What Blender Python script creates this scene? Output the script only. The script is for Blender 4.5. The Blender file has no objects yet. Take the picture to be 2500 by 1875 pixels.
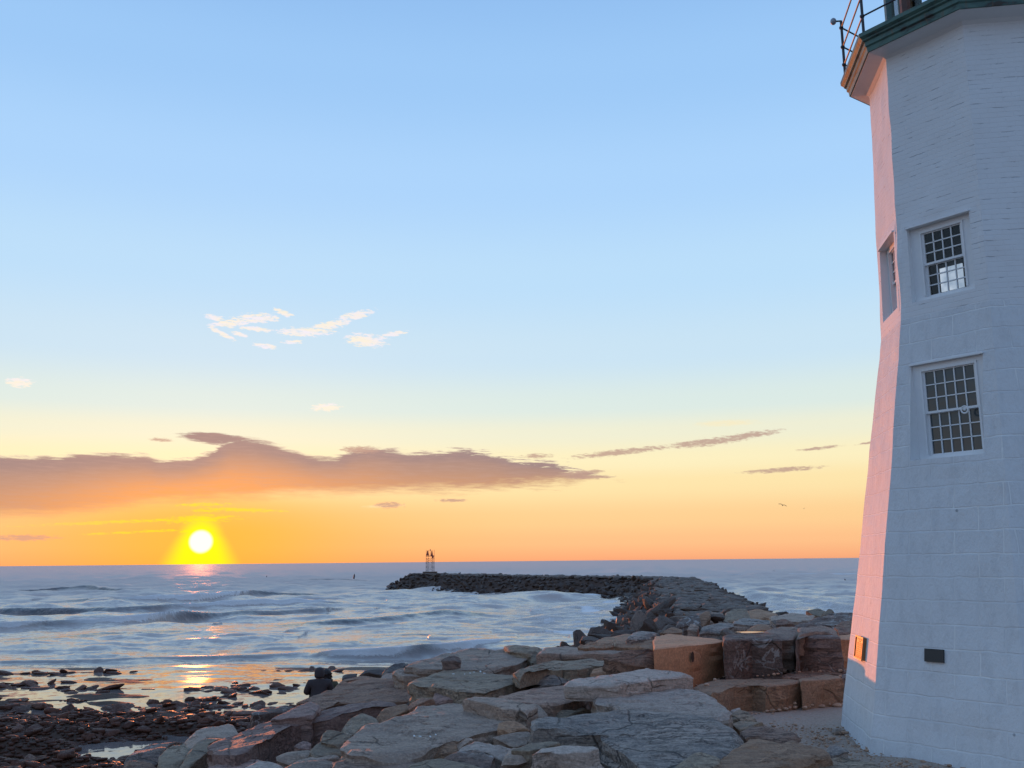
import bpy, bmesh, math, random
import numpy as np
from mathutils import Vector, Matrix
random.seed(7)
RNG = np.random.default_rng(7)
S = bpy.context.scene
COL = S.collection
# ------------------------------------------------------------------ camera
FPX = 1671 * 2500 / 2212 * 1.25            # focal length in pixels of the 2500 px wide photograph
PITCH, ROLL, EYE = math.atan(432.4 / FPX), math.radians(0.557), np.array([0, 0, 4.5])
_f = np.array([0, math.cos(PITCH), math.sin(PITCH)])
_u0 = np.array([0, -math.sin(PITCH), math.cos(PITCH)])
_r0 = np.array([1.0, 0, 0])
_r = math.cos(ROLL) * _r0 - math.sin(ROLL) * _u0
_u = math.sin(ROLL) * _r0 + math.cos(ROLL) * _u0
def ray(X, Y):
    d = _f * FPX + _r * (X - 1250) + _u * (937.5 - Y)
    return d / np.linalg.norm(d)
def atz(X, Y, z):
    d = ray(X, Y)
    return EYE + d * ((z - 4.5) / d[2])
def aty(X, Y, y):
    d = ray(X, Y)
    return EYE + d * (y / d[1])
def azel(X, Y):
    d = ray(X, Y)
    return math.degrees(math.atan2(d[0], d[1])), math.degrees(math.asin(d[2]))
cam = bpy.data.cameras.new('camera')
co = bpy.data.objects.new('camera', cam)
COL.objects.link(co)
M = Matrix.Identity(4)
for i in range(3):
    M[i][0], M[i][1], M[i][2], M[i][3] = _r[i], _u[i], -_f[i], EYE[i]
co.matrix_world = M
cam.sensor_width = 36
cam.lens = FPX / 2500 * 36
cam.clip_start, cam.clip_end = 0.1, 60000
S.camera = co

# ------------------------------------------------------------------ noise
def _hash(ix, iy, iz):
    h = (ix.astype(np.int64) * 374761393 + iy.astype(np.int64) * 668265263 + iz.astype(np.int64) * 2147483647) & 0xffffffff
    h = ((h ^ (h >> 13)) * 1274126177) & 0xffffffff
    h = (h ^ (h >> 16)) & 0xffff
    return h / 65535.0
def vnoise(p):
    p = np.asarray(p, float)
    i = np.floor(p).astype(np.int64)
    f = p - i
    f = f * f * (3 - 2 * f)
    out = 0
    for dx in (0, 1):
        for dy in (0, 1):
            for dz in (0, 1):
                w = (f[:, 0] if dx else 1 - f[:, 0]) * (f[:, 1] if dy else 1 - f[:, 1]) * (f[:, 2] if dz else 1 - f[:, 2])
                out = out + w * _hash(i[:, 0] + dx, i[:, 1] + dy, i[:, 2] + dz)
    return out
def fbm(p, o=4):
    p = np.asarray(p, float)
    a, s, t = 1.0, 0, 0
    for k in range(o):
        s = s + a * vnoise(p * 2 ** k + 17.3 * k)
        t += a
        a *= 0.5
    return s / t
def sstep(a, b, x):
    t = np.clip((x - a) / (b - a), 0, 1)
    return t * t * (3 - 2 * t)

# ------------------------------------------------------------------ mesh / object helpers
def mesh_np(name, verts, faces, smooth=True):
    me = bpy.data.meshes.new(name)
    verts = np.asarray(verts, np.float32)
    me.vertices.add(len(verts))
    me.vertices.foreach_set('co', verts.ravel())
    if isinstance(faces, np.ndarray):
        n, k = faces.shape
        me.loops.add(n * k)
        me.loops.foreach_set('vertex_index', faces.ravel().astype(np.int32))
        me.polygons.add(n)
        me.polygons.foreach_set('loop_start', np.arange(0, n * k, k, dtype=np.int32))
    else:
        lt = np.array([len(f) for f in faces], np.int32)
        ls = np.concatenate([[0], np.cumsum(lt)[:-1]]).astype(np.int32)
        me.loops.add(int(lt.sum()))
        me.loops.foreach_set('vertex_index', np.concatenate([np.asarray(f, np.int32) for f in faces]))
        me.polygons.add(len(faces))
        me.polygons.foreach_set('loop_start', ls)
    me.update(calc_edges=True)
    me.validate()
    me.polygons.foreach_set('use_smooth', np.full(len(me.polygons), smooth))
    return me
def link(name, me, mat=None, parent=None, loc=None):
    o = bpy.data.objects.new(name, me)
    COL.objects.link(o)
    if mat is not None and me is not None and not me.materials:
        me.materials.append(mat)
    if parent is not None:
        o.parent = parent
    if loc is not None:
        o.location = loc
    return o
def tag(o, label=None, cat=None, group=None, kind=None):
    if label: o['label'] = label
    if cat: o['category'] = cat
    if group: o['group'] = group
    if kind: o['kind'] = kind
    return o
def empty(name, loc, label=None, cat=None, group=None):
    o = bpy.data.objects.new(name, None)
    COL.objects.link(o)
    o.location = loc
    o.empty_display_size = 0.2
    return tag(o, label, cat, group)
class MB:
    """collects simple shapes of ONE part, builds one mesh"""
    def __init__(s): s.v, s.f = [], []
    def add(s, v, f):
        n = len(s.v)
        s.v += [tuple(map(float, p)) for p in v]
        s.f += [tuple(i + n for i in q) for q in f]
    def box(s, c, size, ax=None):
        ax = np.eye(3) if ax is None else np.asarray(ax, float)
        c = np.asarray(c, float)
        h = np.asarray(size, float) / 2
        v = [c + ax[0] * h[0] * x + ax[1] * h[1] * y + ax[2] * h[2] * z for x in (-1, 1) for y in (-1, 1) for z in (-1, 1)]
        f = [(0, 1, 3, 2), (4, 6, 7, 5), (0, 4, 5, 1), (2, 3, 7, 6), (0, 2, 6, 4), (1, 5, 7, 3)]
        if np.dot(np.cross(ax[0], ax[1]), ax[2]) < 0: f = [q[::-1] for q in f]
        s.add(v, f)
    def tube(s, a, b, r, r2=None, n=8, cap=True):
        a, b = np.asarray(a, float), np.asarray(b, float)
        r2 = r if r2 is None else r2
        d = (b - a) / np.linalg.norm(b - a)
        t = np.cross(d, (0, 0, 1.0) if abs(d[2]) < .9 else (1.0, 0, 0))
        t /= np.linalg.norm(t)
        w = np.cross(d, t)
        v = []
        for p, rr in ((a, r), (b, r2)):
            for k in range(n):
                an = 2 * math.pi * k / n
                v.append(p + rr * (math.cos(an) * t + math.sin(an) * w))
        f = [(k, (k + 1) % n, n + (k + 1) % n, n + k) for k in range(n)]
        if cap: f += [tuple(range(n))[::-1], tuple(range(n, 2 * n))]
        s.add(v, f)
    def ball(s, c, r, n=10, m=7):
        r = np.asarray(r, float) * np.ones(3)
        v, f = [], []
        for j in range(m + 1):
            ph = math.pi * j / m
            for k in range(n):
                th = 2 * math.pi * k / n
                v.append(np.asarray(c) + r * (math.sin(ph) * math.cos(th), math.sin(ph) * math.sin(th), math.cos(ph)))
        for j in range(m):
            for k in range(n):
                f.append((j * n + k, (j + 1) * n + k, (j + 1) * n + (k + 1) % n, j * n + (k + 1) % n))
        s.add(v, f)
    def build(s, name, mat, parent=None, smooth=False, origin=None):
        v = np.array(s.v)
        if origin is not None: v = v - np.asarray(origin)
        return link(name, mesh_np(name, v, s.f, smooth), mat, parent)

# ------------------------------------------------------------------ node helpers
class NT:
    def __init__(s, tree): s.t = tree; s.n = tree.nodes; s.l = tree.links
    def node(s, typ, **kw):
        n = s.n.new(typ)
        for k, v in kw.items(): setattr(n, k, v)
        return n
    def put(s, sock, val):
        if isinstance(val, X): s.l.new(val.s, sock)
        elif isinstance(val, bpy.types.NodeSocket): s.l.new(val, sock)
        elif val is not None:
            if sock.type == 'RGBA' and len(val) == 3: val = (*val, 1)
            sock.default_value = val
    def math(s, op, a, b=None, c=None, clamp=False):
        n = s.node('ShaderNodeMath', operation=op, use_clamp=clamp)
        for i, q in enumerate((a, b, c)):
            if q is not None: s.put(n.inputs[i], q)
        return X(s, n.outputs[0])
    def ss(s, a, b, x):           # smoothstep
        n = s.node('ShaderNodeMapRange', interpolation_type='SMOOTHSTEP')
        s.put(n.inputs[0], x)
        n.inputs[1].default_value, n.inputs[2].default_value = a, b
        return X(s, n.outputs[0])
    def mix(s, f, a, b, blend='MIX'):
        n = s.node('ShaderNodeMix', data_type='RGBA', blend_type=blend)
        s.put(n.inputs[0], f); s.put(n.inputs[6], a); s.put(n.inputs[7], b)
        return X(s, n.outputs[2])
    def ramp(s, x, stops, interp='LINEAR'):
        n = s.node('ShaderNodeValToRGB')
        cr = n.color_ramp
        cr.interpolation = interp
        while len(cr.elements) < len(stops): cr.elements.new(0.5)
        for e, (p, c) in zip(cr.elements, stops):
            e.position = p
            e.color = (*c, 1) if len(c) == 3 else c
        s.put(n.inputs[0], x)
        return X(s, n.outputs[0])
    def noise(s, vec, scale, detail=4, rough=0.55, dist=0.0, out=0):
        n = s.node('ShaderNodeTexNoise')
        s.put(n.inputs['Vector'], vec)
        n.inputs['Scale'].default_value = scale
        n.inputs['Detail'].default_value = detail
        n.inputs['Roughness'].default_value = rough
        n.inputs['Distortion'].default_value = dist
        return X(s, n.outputs[out])
    def voro(s, vec, scale, feature='DISTANCE_TO_EDGE', out=0, rnd=1.0):
        n = s.node('ShaderNodeTexVoronoi', feature=feature)
        s.put(n.inputs['Vector'], vec)
        n.inputs['Scale'].default_value = scale
        n.inputs['Randomness'].default_value = rnd
        return X(s, n.outputs[out])
    def comb(s, x, y, z=0.0):
        n = s.node('ShaderNodeCombineXYZ')
        for i, q in enumerate((x, y, z)): s.put(n.inputs[i], q)
        return X(s, n.outputs[0])
    def sep(s, v):
        n = s.node('ShaderNodeSeparateXYZ')
        s.put(n.inputs[0], v)
        return [X(s, o) for o in n.outputs]
    def vec(s, op, a, b=None):
        n = s.node('ShaderNodeVectorMath', operation=op)
        s.put(n.inputs[0], a)
        if b is not None: s.put(n.inputs[1], b)
        return X(s, n.outputs[1] if op in ('DOT_PRODUCT', 'LENGTH') else n.outputs[0])
    def bump(s, h, strength, dist, normal=None):
        n = s.node('ShaderNodeBump')
        n.inputs['Strength'].default_value = strength
        n.inputs['Distance'].default_value = dist
        s.put(n.inputs['Height'], h)
        if normal is not None: s.put(n.inputs['Normal'], normal)
        return X(s, n.outputs[0])
class X:
    def __init__(s, nt, sock): s.nt, s.s = nt, sock
    def __add__(a, b): return a.nt.math('ADD', a, b)
    __radd__ = __add__
    def __sub__(a, b): return a.nt.math('SUBTRACT', a, b)
    def __rsub__(a, b): return a.nt.math('SUBTRACT', b, a)
    def __mul__(a, b): return a.nt.math('MULTIPLY', a, b)
    __rmul__ = __mul__
    def __truediv__(a, b): return a.nt.math('DIVIDE', a, b)
    def __pow__(a, b): return a.nt.math('POWER', a, b)
    def max(a, b): return a.nt.math('MAXIMUM', a, b)
    def min(a, b): return a.nt.math('MINIMUM', a, b)
def new_mat(name):
    m = bpy.data.materials.new(name)
    m.use_nodes = True
    nt = NT(m.node_tree)
    return m, nt, m.node_tree.nodes['Principled BSDF']
def lin(r, g, b):
    f = lambda c: (c / 255 / 12.92) if c / 255 <= 0.04045 else ((c / 255 + 0.055) / 1.055) ** 2.4
    return (f(r), f(g), f(b))
def plain(name, col, rough=0.6, metal=0.0, var=0.25, scale=8.0, bump=0.0):
    m, nt, b = new_mat(name)
    tc = nt.node('ShaderNodeTexCoord')
    n = nt.noise(tc.outputs['Object'], scale, 5, 0.6)
    nt.put(b.inputs['Base Color'], nt.mix(n, tuple(c * (1 - var) for c in col), tuple(min(1, c * (1 + var)) for c in col)))
    b.inputs['Roughness'].default_value = rough
    b.inputs['Metallic'].default_value = metal
    if bump: nt.put(b.inputs['Normal'], nt.bump(n, 0.5, bump))
    return m

# ------------------------------------------------------------------ sky, sun
SUN_AZ, SUN_EL = azel(434 * 2500 / 2212, 1170 * 2500 / 2212)
LAMP_EL = 1.35
W = bpy.data.worlds.new('World')
S.world = W
W.use_nodes = True
nt = NT(W.node_tree)
bg = W.node_tree.nodes['Background']
D = nt.node('ShaderNodeTexCoord').outputs['Generated']
dx, dy, dz = nt.sep(D)
R2D = 180 / math.pi
el = nt.math('ARCSINE', dz.min(0.9999).max(-0.9999)) * R2D
az = nt.math('ARCTAN2', dx, dy) * R2D
def stops(L): return [((e + 5) / 95, lin(*c)) for e, c in L]
elt = (el + 5.0) / 95.0
base = nt.ramp(elt, stops([(-5, (140, 120, 120)), (-0.3, (240, 160, 125)), (0.1, (252, 176, 128)), (1.0, (255, 194, 140)), (2.4, (254, 209, 150)),
    (4.4, (254, 230, 174)), (5.8, (253, 241, 196)), (7.4, (240, 240, 215)), (9.0, (220, 236, 232)), (12.0, (202, 229, 247)), (16.5, (188, 224, 253)), (22, (173, 214, 255)),
    (28, (158, 203, 250)), (33, (147, 193, 244)), (50, (128, 176, 236)), (90, (105, 152, 220))]), 'EASE')
# the side of the sky away from the sunrise is paler blue down to the horizon
back = nt.ramp(elt, stops([(-5, (120, 122, 125)), (0, (168, 172, 186)), (6, (174, 182, 208)), (15, (160, 188, 224)), (40, (134, 178, 228)), (90, (108, 156, 218))]))
sd = (math.sin(math.radians(SUN_AZ)) * math.cos(math.radians(SUN_EL)), math.cos(math.radians(SUN_AZ)) * math.cos(math.radians(SUN_EL)), math.sin(math.radians(SUN_EL)))
dot = nt.vec('DOT_PRODUCT', D, sd)
ang = nt.math('ARCCOSINE', dot.min(0.9999999).max(-1.0)) * R2D
col = nt.mix(nt.ss(50, 105, ang), base, back)
# stronger orange low on the sun's side
da = az - SUN_AZ
low = nt.math('POWER', 2.718, (da * da) * (-1 / (2 * 8.5 ** 2))) * (1.0 - nt.ss(1.6, 5.2, el)) * (1.0 - nt.ss(60, 100, ang))
col = nt.mix(low * 0.8, col, lin(255, 166, 74))
# --- cloud bank, drawn on the sky by azimuth and elevation
def fcurve(x, pts, a0, a1, ymax):
    n = nt.node('ShaderNodeFloatCurve')
    c = n.mapping.curves[0]
    P = [((a - a0) / (a1 - a0), e / ymax) for a, e in pts]
    P.sort()
    while len(c.points) < len(P): c.points.new(0.5, 0.5)
    for p, q in zip(c.points, P):
        p.location = q
        p.handle_type = 'AUTO_CLAMPED'
    n.mapping.update()
    nt.put(n.inputs['Value'], (x - a0) / (a1 - a0))
    return X(nt, n.outputs[0]) * ymax
c5 = lambda x, y: azel(x * .678, 1040 + y * .678)
c4 = lambda x, y: azel(480 + x * .2441, 720 + y * .2441)
dsp = lambda x, y: azel(x * 2500 / 2212, y * 2500 / 2212)
top_pts = [(-55, 5.0), (-42, 5.6)] + [c5(*q) for q in [(0, 108), (180, 110), (290, 102), (420, 96), (520, 100), (590, 118), (690, 114), (745, 95), (800, 62), (850, 40), (910, 44), (980, 62), (1060, 86), (1150, 110),
    (1210, 108), (1280, 86), (1340, 78), (1420, 86), (1480, 96), (1560, 92), (1680, 86), (1780, 96), (1850, 120), (1990, 134), (2080, 160), (2180, 182)]]
bot_pts = [(-55, 2.2), (-42, 2.2)] + [c5(*q) for q in [(0, 338), (250, 325), (450, 305), (600, 290), (800, 280), (950, 272), (1020, 258), (1200, 252), (1400, 247), (1550, 243), (1750, 238), (1880, 226), (2060, 212), (2180, 190)]]
top_pts += [(top_pts[-1][0] + 2, 4.0), (10, 2)]
bot_pts += [(bot_pts[-1][0] + 2, 4.6), (10, 6)]
cv = nt.comb(az * 0.20, el * 1.1, 0.0)
n1 = nt.noise(cv, 1.3, 6, 0.58)
n2 = nt.noise(nt.comb(az * 0.5, el * 2.2, 3.7), 1.7, 5, 0.6)
azw = az + (n2 - 0.5) * 1.2
top = fcurve(azw, top_pts, -56, 12, 12)
bot = fcurve(azw, bot_pts, -56, 12, 12)
n3 = nt.noise(nt.comb(az * 0.55 - el * .25, el * 5.0 + az * .10, 6.4), 1.6, 8, 0.66)
mt = nt.ss(-0.10, 0.22, top - el + (n1 - 0.5) * 0.55 + (n2 - 0.5) * 0.35 + (n3 - 0.5) * (0.8 + nt.ss(-12, 2, az) * 1.0))
mb = nt.ss(-0.25, 0.75, el - bot + (n1 - 0.5) * 1.0 + (n3 - 0.5) * (0.5 + nt.ss(-12, 2, az) * 1.0))
def patch(X0, Y0, hw, hh, tilt=0.0):
    """an elongated streak of cloud: (1 - r^2) about a direction; hw, hh in degrees"""
    a0, e0 = X0, Y0
    ca, sa = math.cos(math.radians(tilt)), math.sin(math.radians(tilt))
    u = ((az - a0) * ca + (el - e0) * sa) * (1 / hw)
    v = ((el - e0) * ca - (az - a0) * sa) * (1 / hh)
    return 1.0 - (u * u + v * v)
PXD = 1 / (FPX * math.pi / 180)            # degrees per photo pixel
anvil = nt.ss(0.0, 0.55, patch(*c5(770, 44), 125 * .678 * PXD, 22 * .678 * PXD, -3) + (n2 - 0.5) * .8 + (n3 - .5) * 1.8)
bank = (mt * mb).max(anvil)
depth = nt.ss(0, 1, (top - el) / (top - bot + 0.02))
near = nt.math('POWER', 2.718, (ang * ang) * (-1 / (2 * 5.6 ** 2)))
cc = nt.mix(nt.ss(.25, 1.0, depth), nt.mix(nt.ss(0, .3, depth), lin(148, 128, 134), lin(168, 136, 129)), lin(192, 143, 117))
cc = nt.mix(near * nt.ss(0.0, 0.8, depth), cc, lin(240, 156, 98))
cc = nt.mix(nt.ss(.40, .7, n3) * 0.30, cc, lin(186, 154, 148))
rim = nt.ss(0.02, 0.35, mt) * (1.0 - nt.ss(0.25, 0.9, mt)) * nt.ss(0.3, 1, mb)
col = nt.mix(rim * 0.55, col, lin(255, 240, 214))
col = nt.mix(bank * (1.0 - depth * 0.02), col, cc)
# --- wisps: pale ones high up, dusky streaks low
wn = nt.noise(nt.comb(az * 1.0 - el * 0.5, el * 3.8 + az * .35, 9.1), 2.4, 8, 0.66)
wn2 = nt.noise(nt.comb(az * 0.55, el * 2.4, 1.3), 1.2, 4, 0.6)
px4, px2 = .2441 * PXD, 2500 / 2212 * PXD
wis = None
for (x, y, hw, hh, t) in [(600, 232, 215, 46, 4), (340, 285, 170, 36, 6), (600, 340, 150, 22, -4), (240, 380, 150, 22, -24), (430, 395, 80, 20, -12), (1090, 372, 260, 42, 2), (1330, 305, 190, 40, 12), (1590, 205, 170, 40, 16),
                          (1700, 455, 190, 62, -4), (1960, 390, 140, 26, 10), (680, 512, 110, 24, -6), (870, 180, 100, 24, -18), (1300, 1125, 135, 38, 3), (180, 230, 90, 26, -10), (960, 470, 100, 18, 4)]:
    q = patch(*c4(x, y), hw * px4, hh * px4, t)
    wis = q if wis is None else wis.max(q)
wis = wis.max(patch(*dsp(42, 827), 24 * px2, 9 * px2, 3))
wm = nt.ss(0.1, 1.0, wis.max(-2.0) * 0.75 + (wn - 0.5) * 4.8 + 0.42)
col = nt.mix(wm * 0.92, col, nt.mix(nt.ss(.35, .65, wn2), lin(255, 243, 222), lin(246, 240, 250)))
pale = patch(*dsp(1570, 914), 85 * px2, 9 * px2, 0).max(patch(*dsp(830, 1093), 60 * px2, 5 * px2, 2))
col = nt.mix(nt.ss(0.1, 1.2, pale.max(-2.0) + (wn - .5) * 1.6) * 0.6, col, lin(255, 236, 190))
dk = None
for (x, y, hw, hh, t) in [(1350, 976, 130, 8, 5), (1530, 955, 110, 10, 5), (1620, 940, 75, 8, 6), (1690, 1015, 95, 6, 2), (840, 1091, 38, 8, 0), (50, 1162, 75, 7, 0), (348, 950, 26, 5, 0), (1770, 968, 56, 4, 4),
                          (975, 1081, 40, 5, 0), (1255, 1022, 60, 7, 4), (1270, 1031, 60, 5, 0), (1160, 985, 40, 6, 0), (1890, 955, 40, 3, 5), (780, 972, 50, 10, 0)]:
    q = patch(*dsp(x, y), hw * px2, hh * px2, t)
    dk = q if dk is None else dk.max(q)
dm = nt.ss(0.0, 1.0, dk.max(-2.0) + (wn - 0.5) * 3.0 + (n2 - .5) * .8)
col = nt.mix(dm * 0.85, col, lin(186, 152, 142))
# --- bright bars of sky under the bank and the sun itself
yb = None
for (x, y, hw, hh, t) in [(720, 335, 150, 17, 2), (735, 283, 110, 8, 2), (880, 302, 160, 9, -1), (740, 304, 80, 7, 0), (430, 345, 330, 7, 3)]:
    q = patch(*c5(x, y), hw * .678 * PXD, hh * .678 * PXD, t)
    yb = q if yb is None else yb.max(q)
for (x, y, hw) in [(330, 1147, 40), (365, 1146, 28), (265, 1151, 40), (405, 1148, 20), (215, 1153, 36)]:
    yb = yb.max(patch(*dsp(x, y), hw * px2, 3.2 * px2, 2))
ym = nt.ss(0.0, 1.0, yb.max(-2.0) * .8 + (wn - 0.5) * 3.2) * 0.85
col = nt.mix(ym * (0.35 + 0.65 * nt.math('POWER', 2.718, ang * ang * (-1 / (2 * 3.2 ** 2)))), col, lin(255, 240, 48))
halo = nt.math('POWER', 2.718, ang * ang * (-1 / (2 * 4.0 ** 2)))
col = nt.mix(halo * 0.42 * (1.0 - bank * 0.6) * (1.0 - nt.ss(3.0, 5.0, el)), col, lin(255, 176, 20))
# glow that widens towards the horizon under the disc
wid = 1.0 + (SUN_EL - el).max(-0.4) * 0.36
ga = nt.math('SQRT', (da / wid) * (da / wid) + (el - SUN_EL).max(0.0) ** 2.0)
glow = 1.0 - nt.ss(0.62, 1.7, ga)
col = nt.mix(glow, col, lin(255, 246, 26))
disc = 1.0 - nt.ss(0.50, 0.72, ang)
col = nt.mix(disc, col, (1.15, 1.12, 1.0))
# the physical sky adds its share under the drawn colours
nis = nt.node('ShaderNodeTexSky', sky_type='NISHITA', sun_disc=False, sun_elevation=math.radians(LAMP_EL), sun_rotation=math.radians(SUN_AZ))
col10 = nt.node('ShaderNodeVectorMath', operation='SCALE')
nt.put(col10.inputs[0], col); col10.inputs['Scale'].default_value = 9.6
addn = nt.node('ShaderNodeVectorMath', operation='MULTIPLY_ADD')
nt.put(addn.inputs[0], nis.outputs[0]); addn.inputs[1].default_value = (0.12, 0.12, 0.12); nt.put(addn.inputs[2], col10.outputs[0])
nt.put(bg.inputs['Color'], addn.outputs[0])
bg.inputs['Strength'].default_value = 0.1
sl = bpy.data.lights.new('sun', 'SUN')
sl.energy, sl.angle, sl.color = 2.3, math.radians(0.5), (1.0, 0.26, 0.07)
so = bpy.data.objects.new('sun', sl)
COL.objects.link(so)
a, e = math.radians(SUN_AZ), math.radians(LAMP_EL)
sdir = Vector((math.sin(a) * math.cos(e), math.cos(a) * math.cos(e), math.sin(e)))
so.rotation_euler = sdir.to_track_quat('Z', 'Y').to_euler()
so.location = (-40, 120, 30)
S.view_settings.view_transform = 'Standard'
S.view_settings.look = 'None'
S.view_settings.gamma = 1
S.view_settings.exposure = 0
S.cycles.use_denoising = True
S.cycles.max_bounces = 6
S.cycles.sample_clamp_indirect = 4
S.cycles.sample_clamp_direct = 6
# ------------------------------------------------------------------ rock materials
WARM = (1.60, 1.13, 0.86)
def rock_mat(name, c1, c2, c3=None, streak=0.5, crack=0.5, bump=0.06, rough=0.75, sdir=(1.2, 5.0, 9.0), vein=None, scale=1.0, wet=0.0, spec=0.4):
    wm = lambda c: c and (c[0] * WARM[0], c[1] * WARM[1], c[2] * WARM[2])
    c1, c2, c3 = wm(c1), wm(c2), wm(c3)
    m, nt, b = new_mat(name)
    tc = nt.node('ShaderNodeTexCoord').outputs['Object']
    oi = nt.node('ShaderNodeObjectInfo')
    rnd = X(nt, oi.outputs['Random'])
    off = nt.comb(rnd * 37.0, rnd * 91.0, rnd * 53.0)
    p = nt.vec('ADD', tc, off)
    warp = nt.noise(p, 1.1 * scale, 3, 0.6, out=1)
    pw = nt.vec('ADD', p, nt.vec('SCALE', warp))
    pw.s.node.inputs[1].default_value = (0, 0, 0)
    sc = pw.s.node.inputs[1].links[0].from_node if pw.s.node.inputs[1].links else None
    if sc: sc.inputs['Scale'].default_value = 0.35
    big = nt.noise(p, 1.3 * scale, 5, 0.6, 0.4)
    fine = nt.noise(p, 26 * scale, 6, 0.68)
    st = nt.noise(nt.vec('MULTIPLY', pw, sdir), 1.6 * scale, 6, 0.62)
    col = nt.mix(nt.ss(0.3, 0.7, big), c1, c2)
    if c3: col = nt.mix(nt.ss(0.56, 0.72, nt.noise(p, 2.3 * scale, 5, 0.65, 0.8)) * 0.8, col, c3)
    col = nt.mix(nt.ss(0.42, 0.66, st) * streak, col, nt.mix(0.6, c1, (0.02, 0.02, 0.022)))
    ln = nt.noise(nt.vec('MULTIPLY', pw, (0.6, 7.0, 14.0)), 1.5 * scale, 5, 0.6)
    lnm = (1 - nt.ss(0.0, 0.035, nt.math('ABSOLUTE', ln - 0.5))) * nt.ss(0.42, 0.62, big)
    col = nt.mix(lnm * 0.55 * min(1, streak * 2), col, tuple(c * 0.22 for c in c1))
    col = nt.mix(nt.ss(0.45, 0.75, fine) * 0.35, col, tuple(min(1, c * 1.9) for c in c2))
    col = nt.mix((1 - nt.ss(0.25, 0.5, fine)) * 0.4, col, tuple(c * 0.35 for c in c1))
    v = nt.voro(pw, 1.1 * scale)
    cr = (1 - nt.ss(0.0, 0.022, v)) * nt.ss(0.5, 0.62, nt.noise(p, 0.9 * scale, 2, 0.5))
    col = nt.mix(cr * crack, col, tuple(c * 0.18 for c in c1))
    if vein:
        vv = nt.math('ABSOLUTE', nt.noise(pw, 2.2 * scale, 4, 0.55, 0.6) - 0.5)
        vm = (1 - nt.ss(0.006, 0.028, vv)) * nt.ss(0.45, 0.6, nt.noise(p, 2.0 * scale, 3, 0.5))
        col = nt.mix(vm * 0.7, col, vein)
    # each block differs a little in tone
    tone = rnd * 0.5 + 0.75
    col = nt.mix(1.0, col, nt.comb(tone, tone, tone), 'MULTIPLY')
    nt.put(b.inputs['Base Color'], col)
    b.inputs['Specular IOR Level'].default_value = spec
    nt.put(b.inputs['Roughness'], rough - wet * nt.ss(0.4, 0.65, big))
    h = st * 0.6 + big * 0.5 + fine * 0.30 - cr * 0.6 - lnm * (0.35 * min(1, streak * 2))
    nt.put(b.inputs['Normal'], nt.bump(h, 0.9, bump))
    return m
R = {}
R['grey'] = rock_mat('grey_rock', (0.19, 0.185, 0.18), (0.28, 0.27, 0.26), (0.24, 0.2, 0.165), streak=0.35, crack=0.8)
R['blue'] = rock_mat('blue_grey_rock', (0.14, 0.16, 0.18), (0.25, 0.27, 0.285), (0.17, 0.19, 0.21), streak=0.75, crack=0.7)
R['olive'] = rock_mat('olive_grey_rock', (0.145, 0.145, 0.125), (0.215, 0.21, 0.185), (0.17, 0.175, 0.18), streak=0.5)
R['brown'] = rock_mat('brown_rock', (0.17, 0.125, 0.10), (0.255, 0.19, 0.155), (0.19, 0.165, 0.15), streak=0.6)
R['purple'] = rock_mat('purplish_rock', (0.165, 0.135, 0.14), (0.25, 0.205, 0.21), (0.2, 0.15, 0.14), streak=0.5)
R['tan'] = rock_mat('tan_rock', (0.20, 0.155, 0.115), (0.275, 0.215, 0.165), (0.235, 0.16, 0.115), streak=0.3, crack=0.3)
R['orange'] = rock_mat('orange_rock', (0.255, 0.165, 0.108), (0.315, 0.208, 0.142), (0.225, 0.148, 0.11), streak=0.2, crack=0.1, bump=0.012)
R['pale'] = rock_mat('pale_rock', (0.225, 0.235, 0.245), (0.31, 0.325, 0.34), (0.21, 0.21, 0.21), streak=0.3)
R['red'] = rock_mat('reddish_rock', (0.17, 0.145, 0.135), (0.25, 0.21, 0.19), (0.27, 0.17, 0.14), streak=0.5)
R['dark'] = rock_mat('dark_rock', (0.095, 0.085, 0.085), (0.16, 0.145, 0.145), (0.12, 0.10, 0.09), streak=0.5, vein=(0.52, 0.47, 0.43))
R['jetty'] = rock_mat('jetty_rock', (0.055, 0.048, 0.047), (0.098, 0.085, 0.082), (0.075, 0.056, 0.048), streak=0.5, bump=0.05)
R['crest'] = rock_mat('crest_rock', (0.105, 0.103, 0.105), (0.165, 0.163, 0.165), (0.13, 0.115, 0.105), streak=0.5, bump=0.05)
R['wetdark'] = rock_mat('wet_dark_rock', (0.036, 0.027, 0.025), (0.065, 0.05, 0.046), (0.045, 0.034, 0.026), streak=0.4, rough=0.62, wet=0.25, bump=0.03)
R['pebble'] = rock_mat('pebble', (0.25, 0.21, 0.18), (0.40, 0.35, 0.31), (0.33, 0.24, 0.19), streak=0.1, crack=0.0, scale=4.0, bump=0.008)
R['beach'] = rock_mat('beach_stone', (0.046, 0.026, 0.022), (0.100, 0.058, 0.048), (0.068, 0.037, 0.026), streak=0.2, crack=0.1, scale=3.0, rough=0.7, wet=0.2, bump=0.012, spec=0.22)

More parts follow.
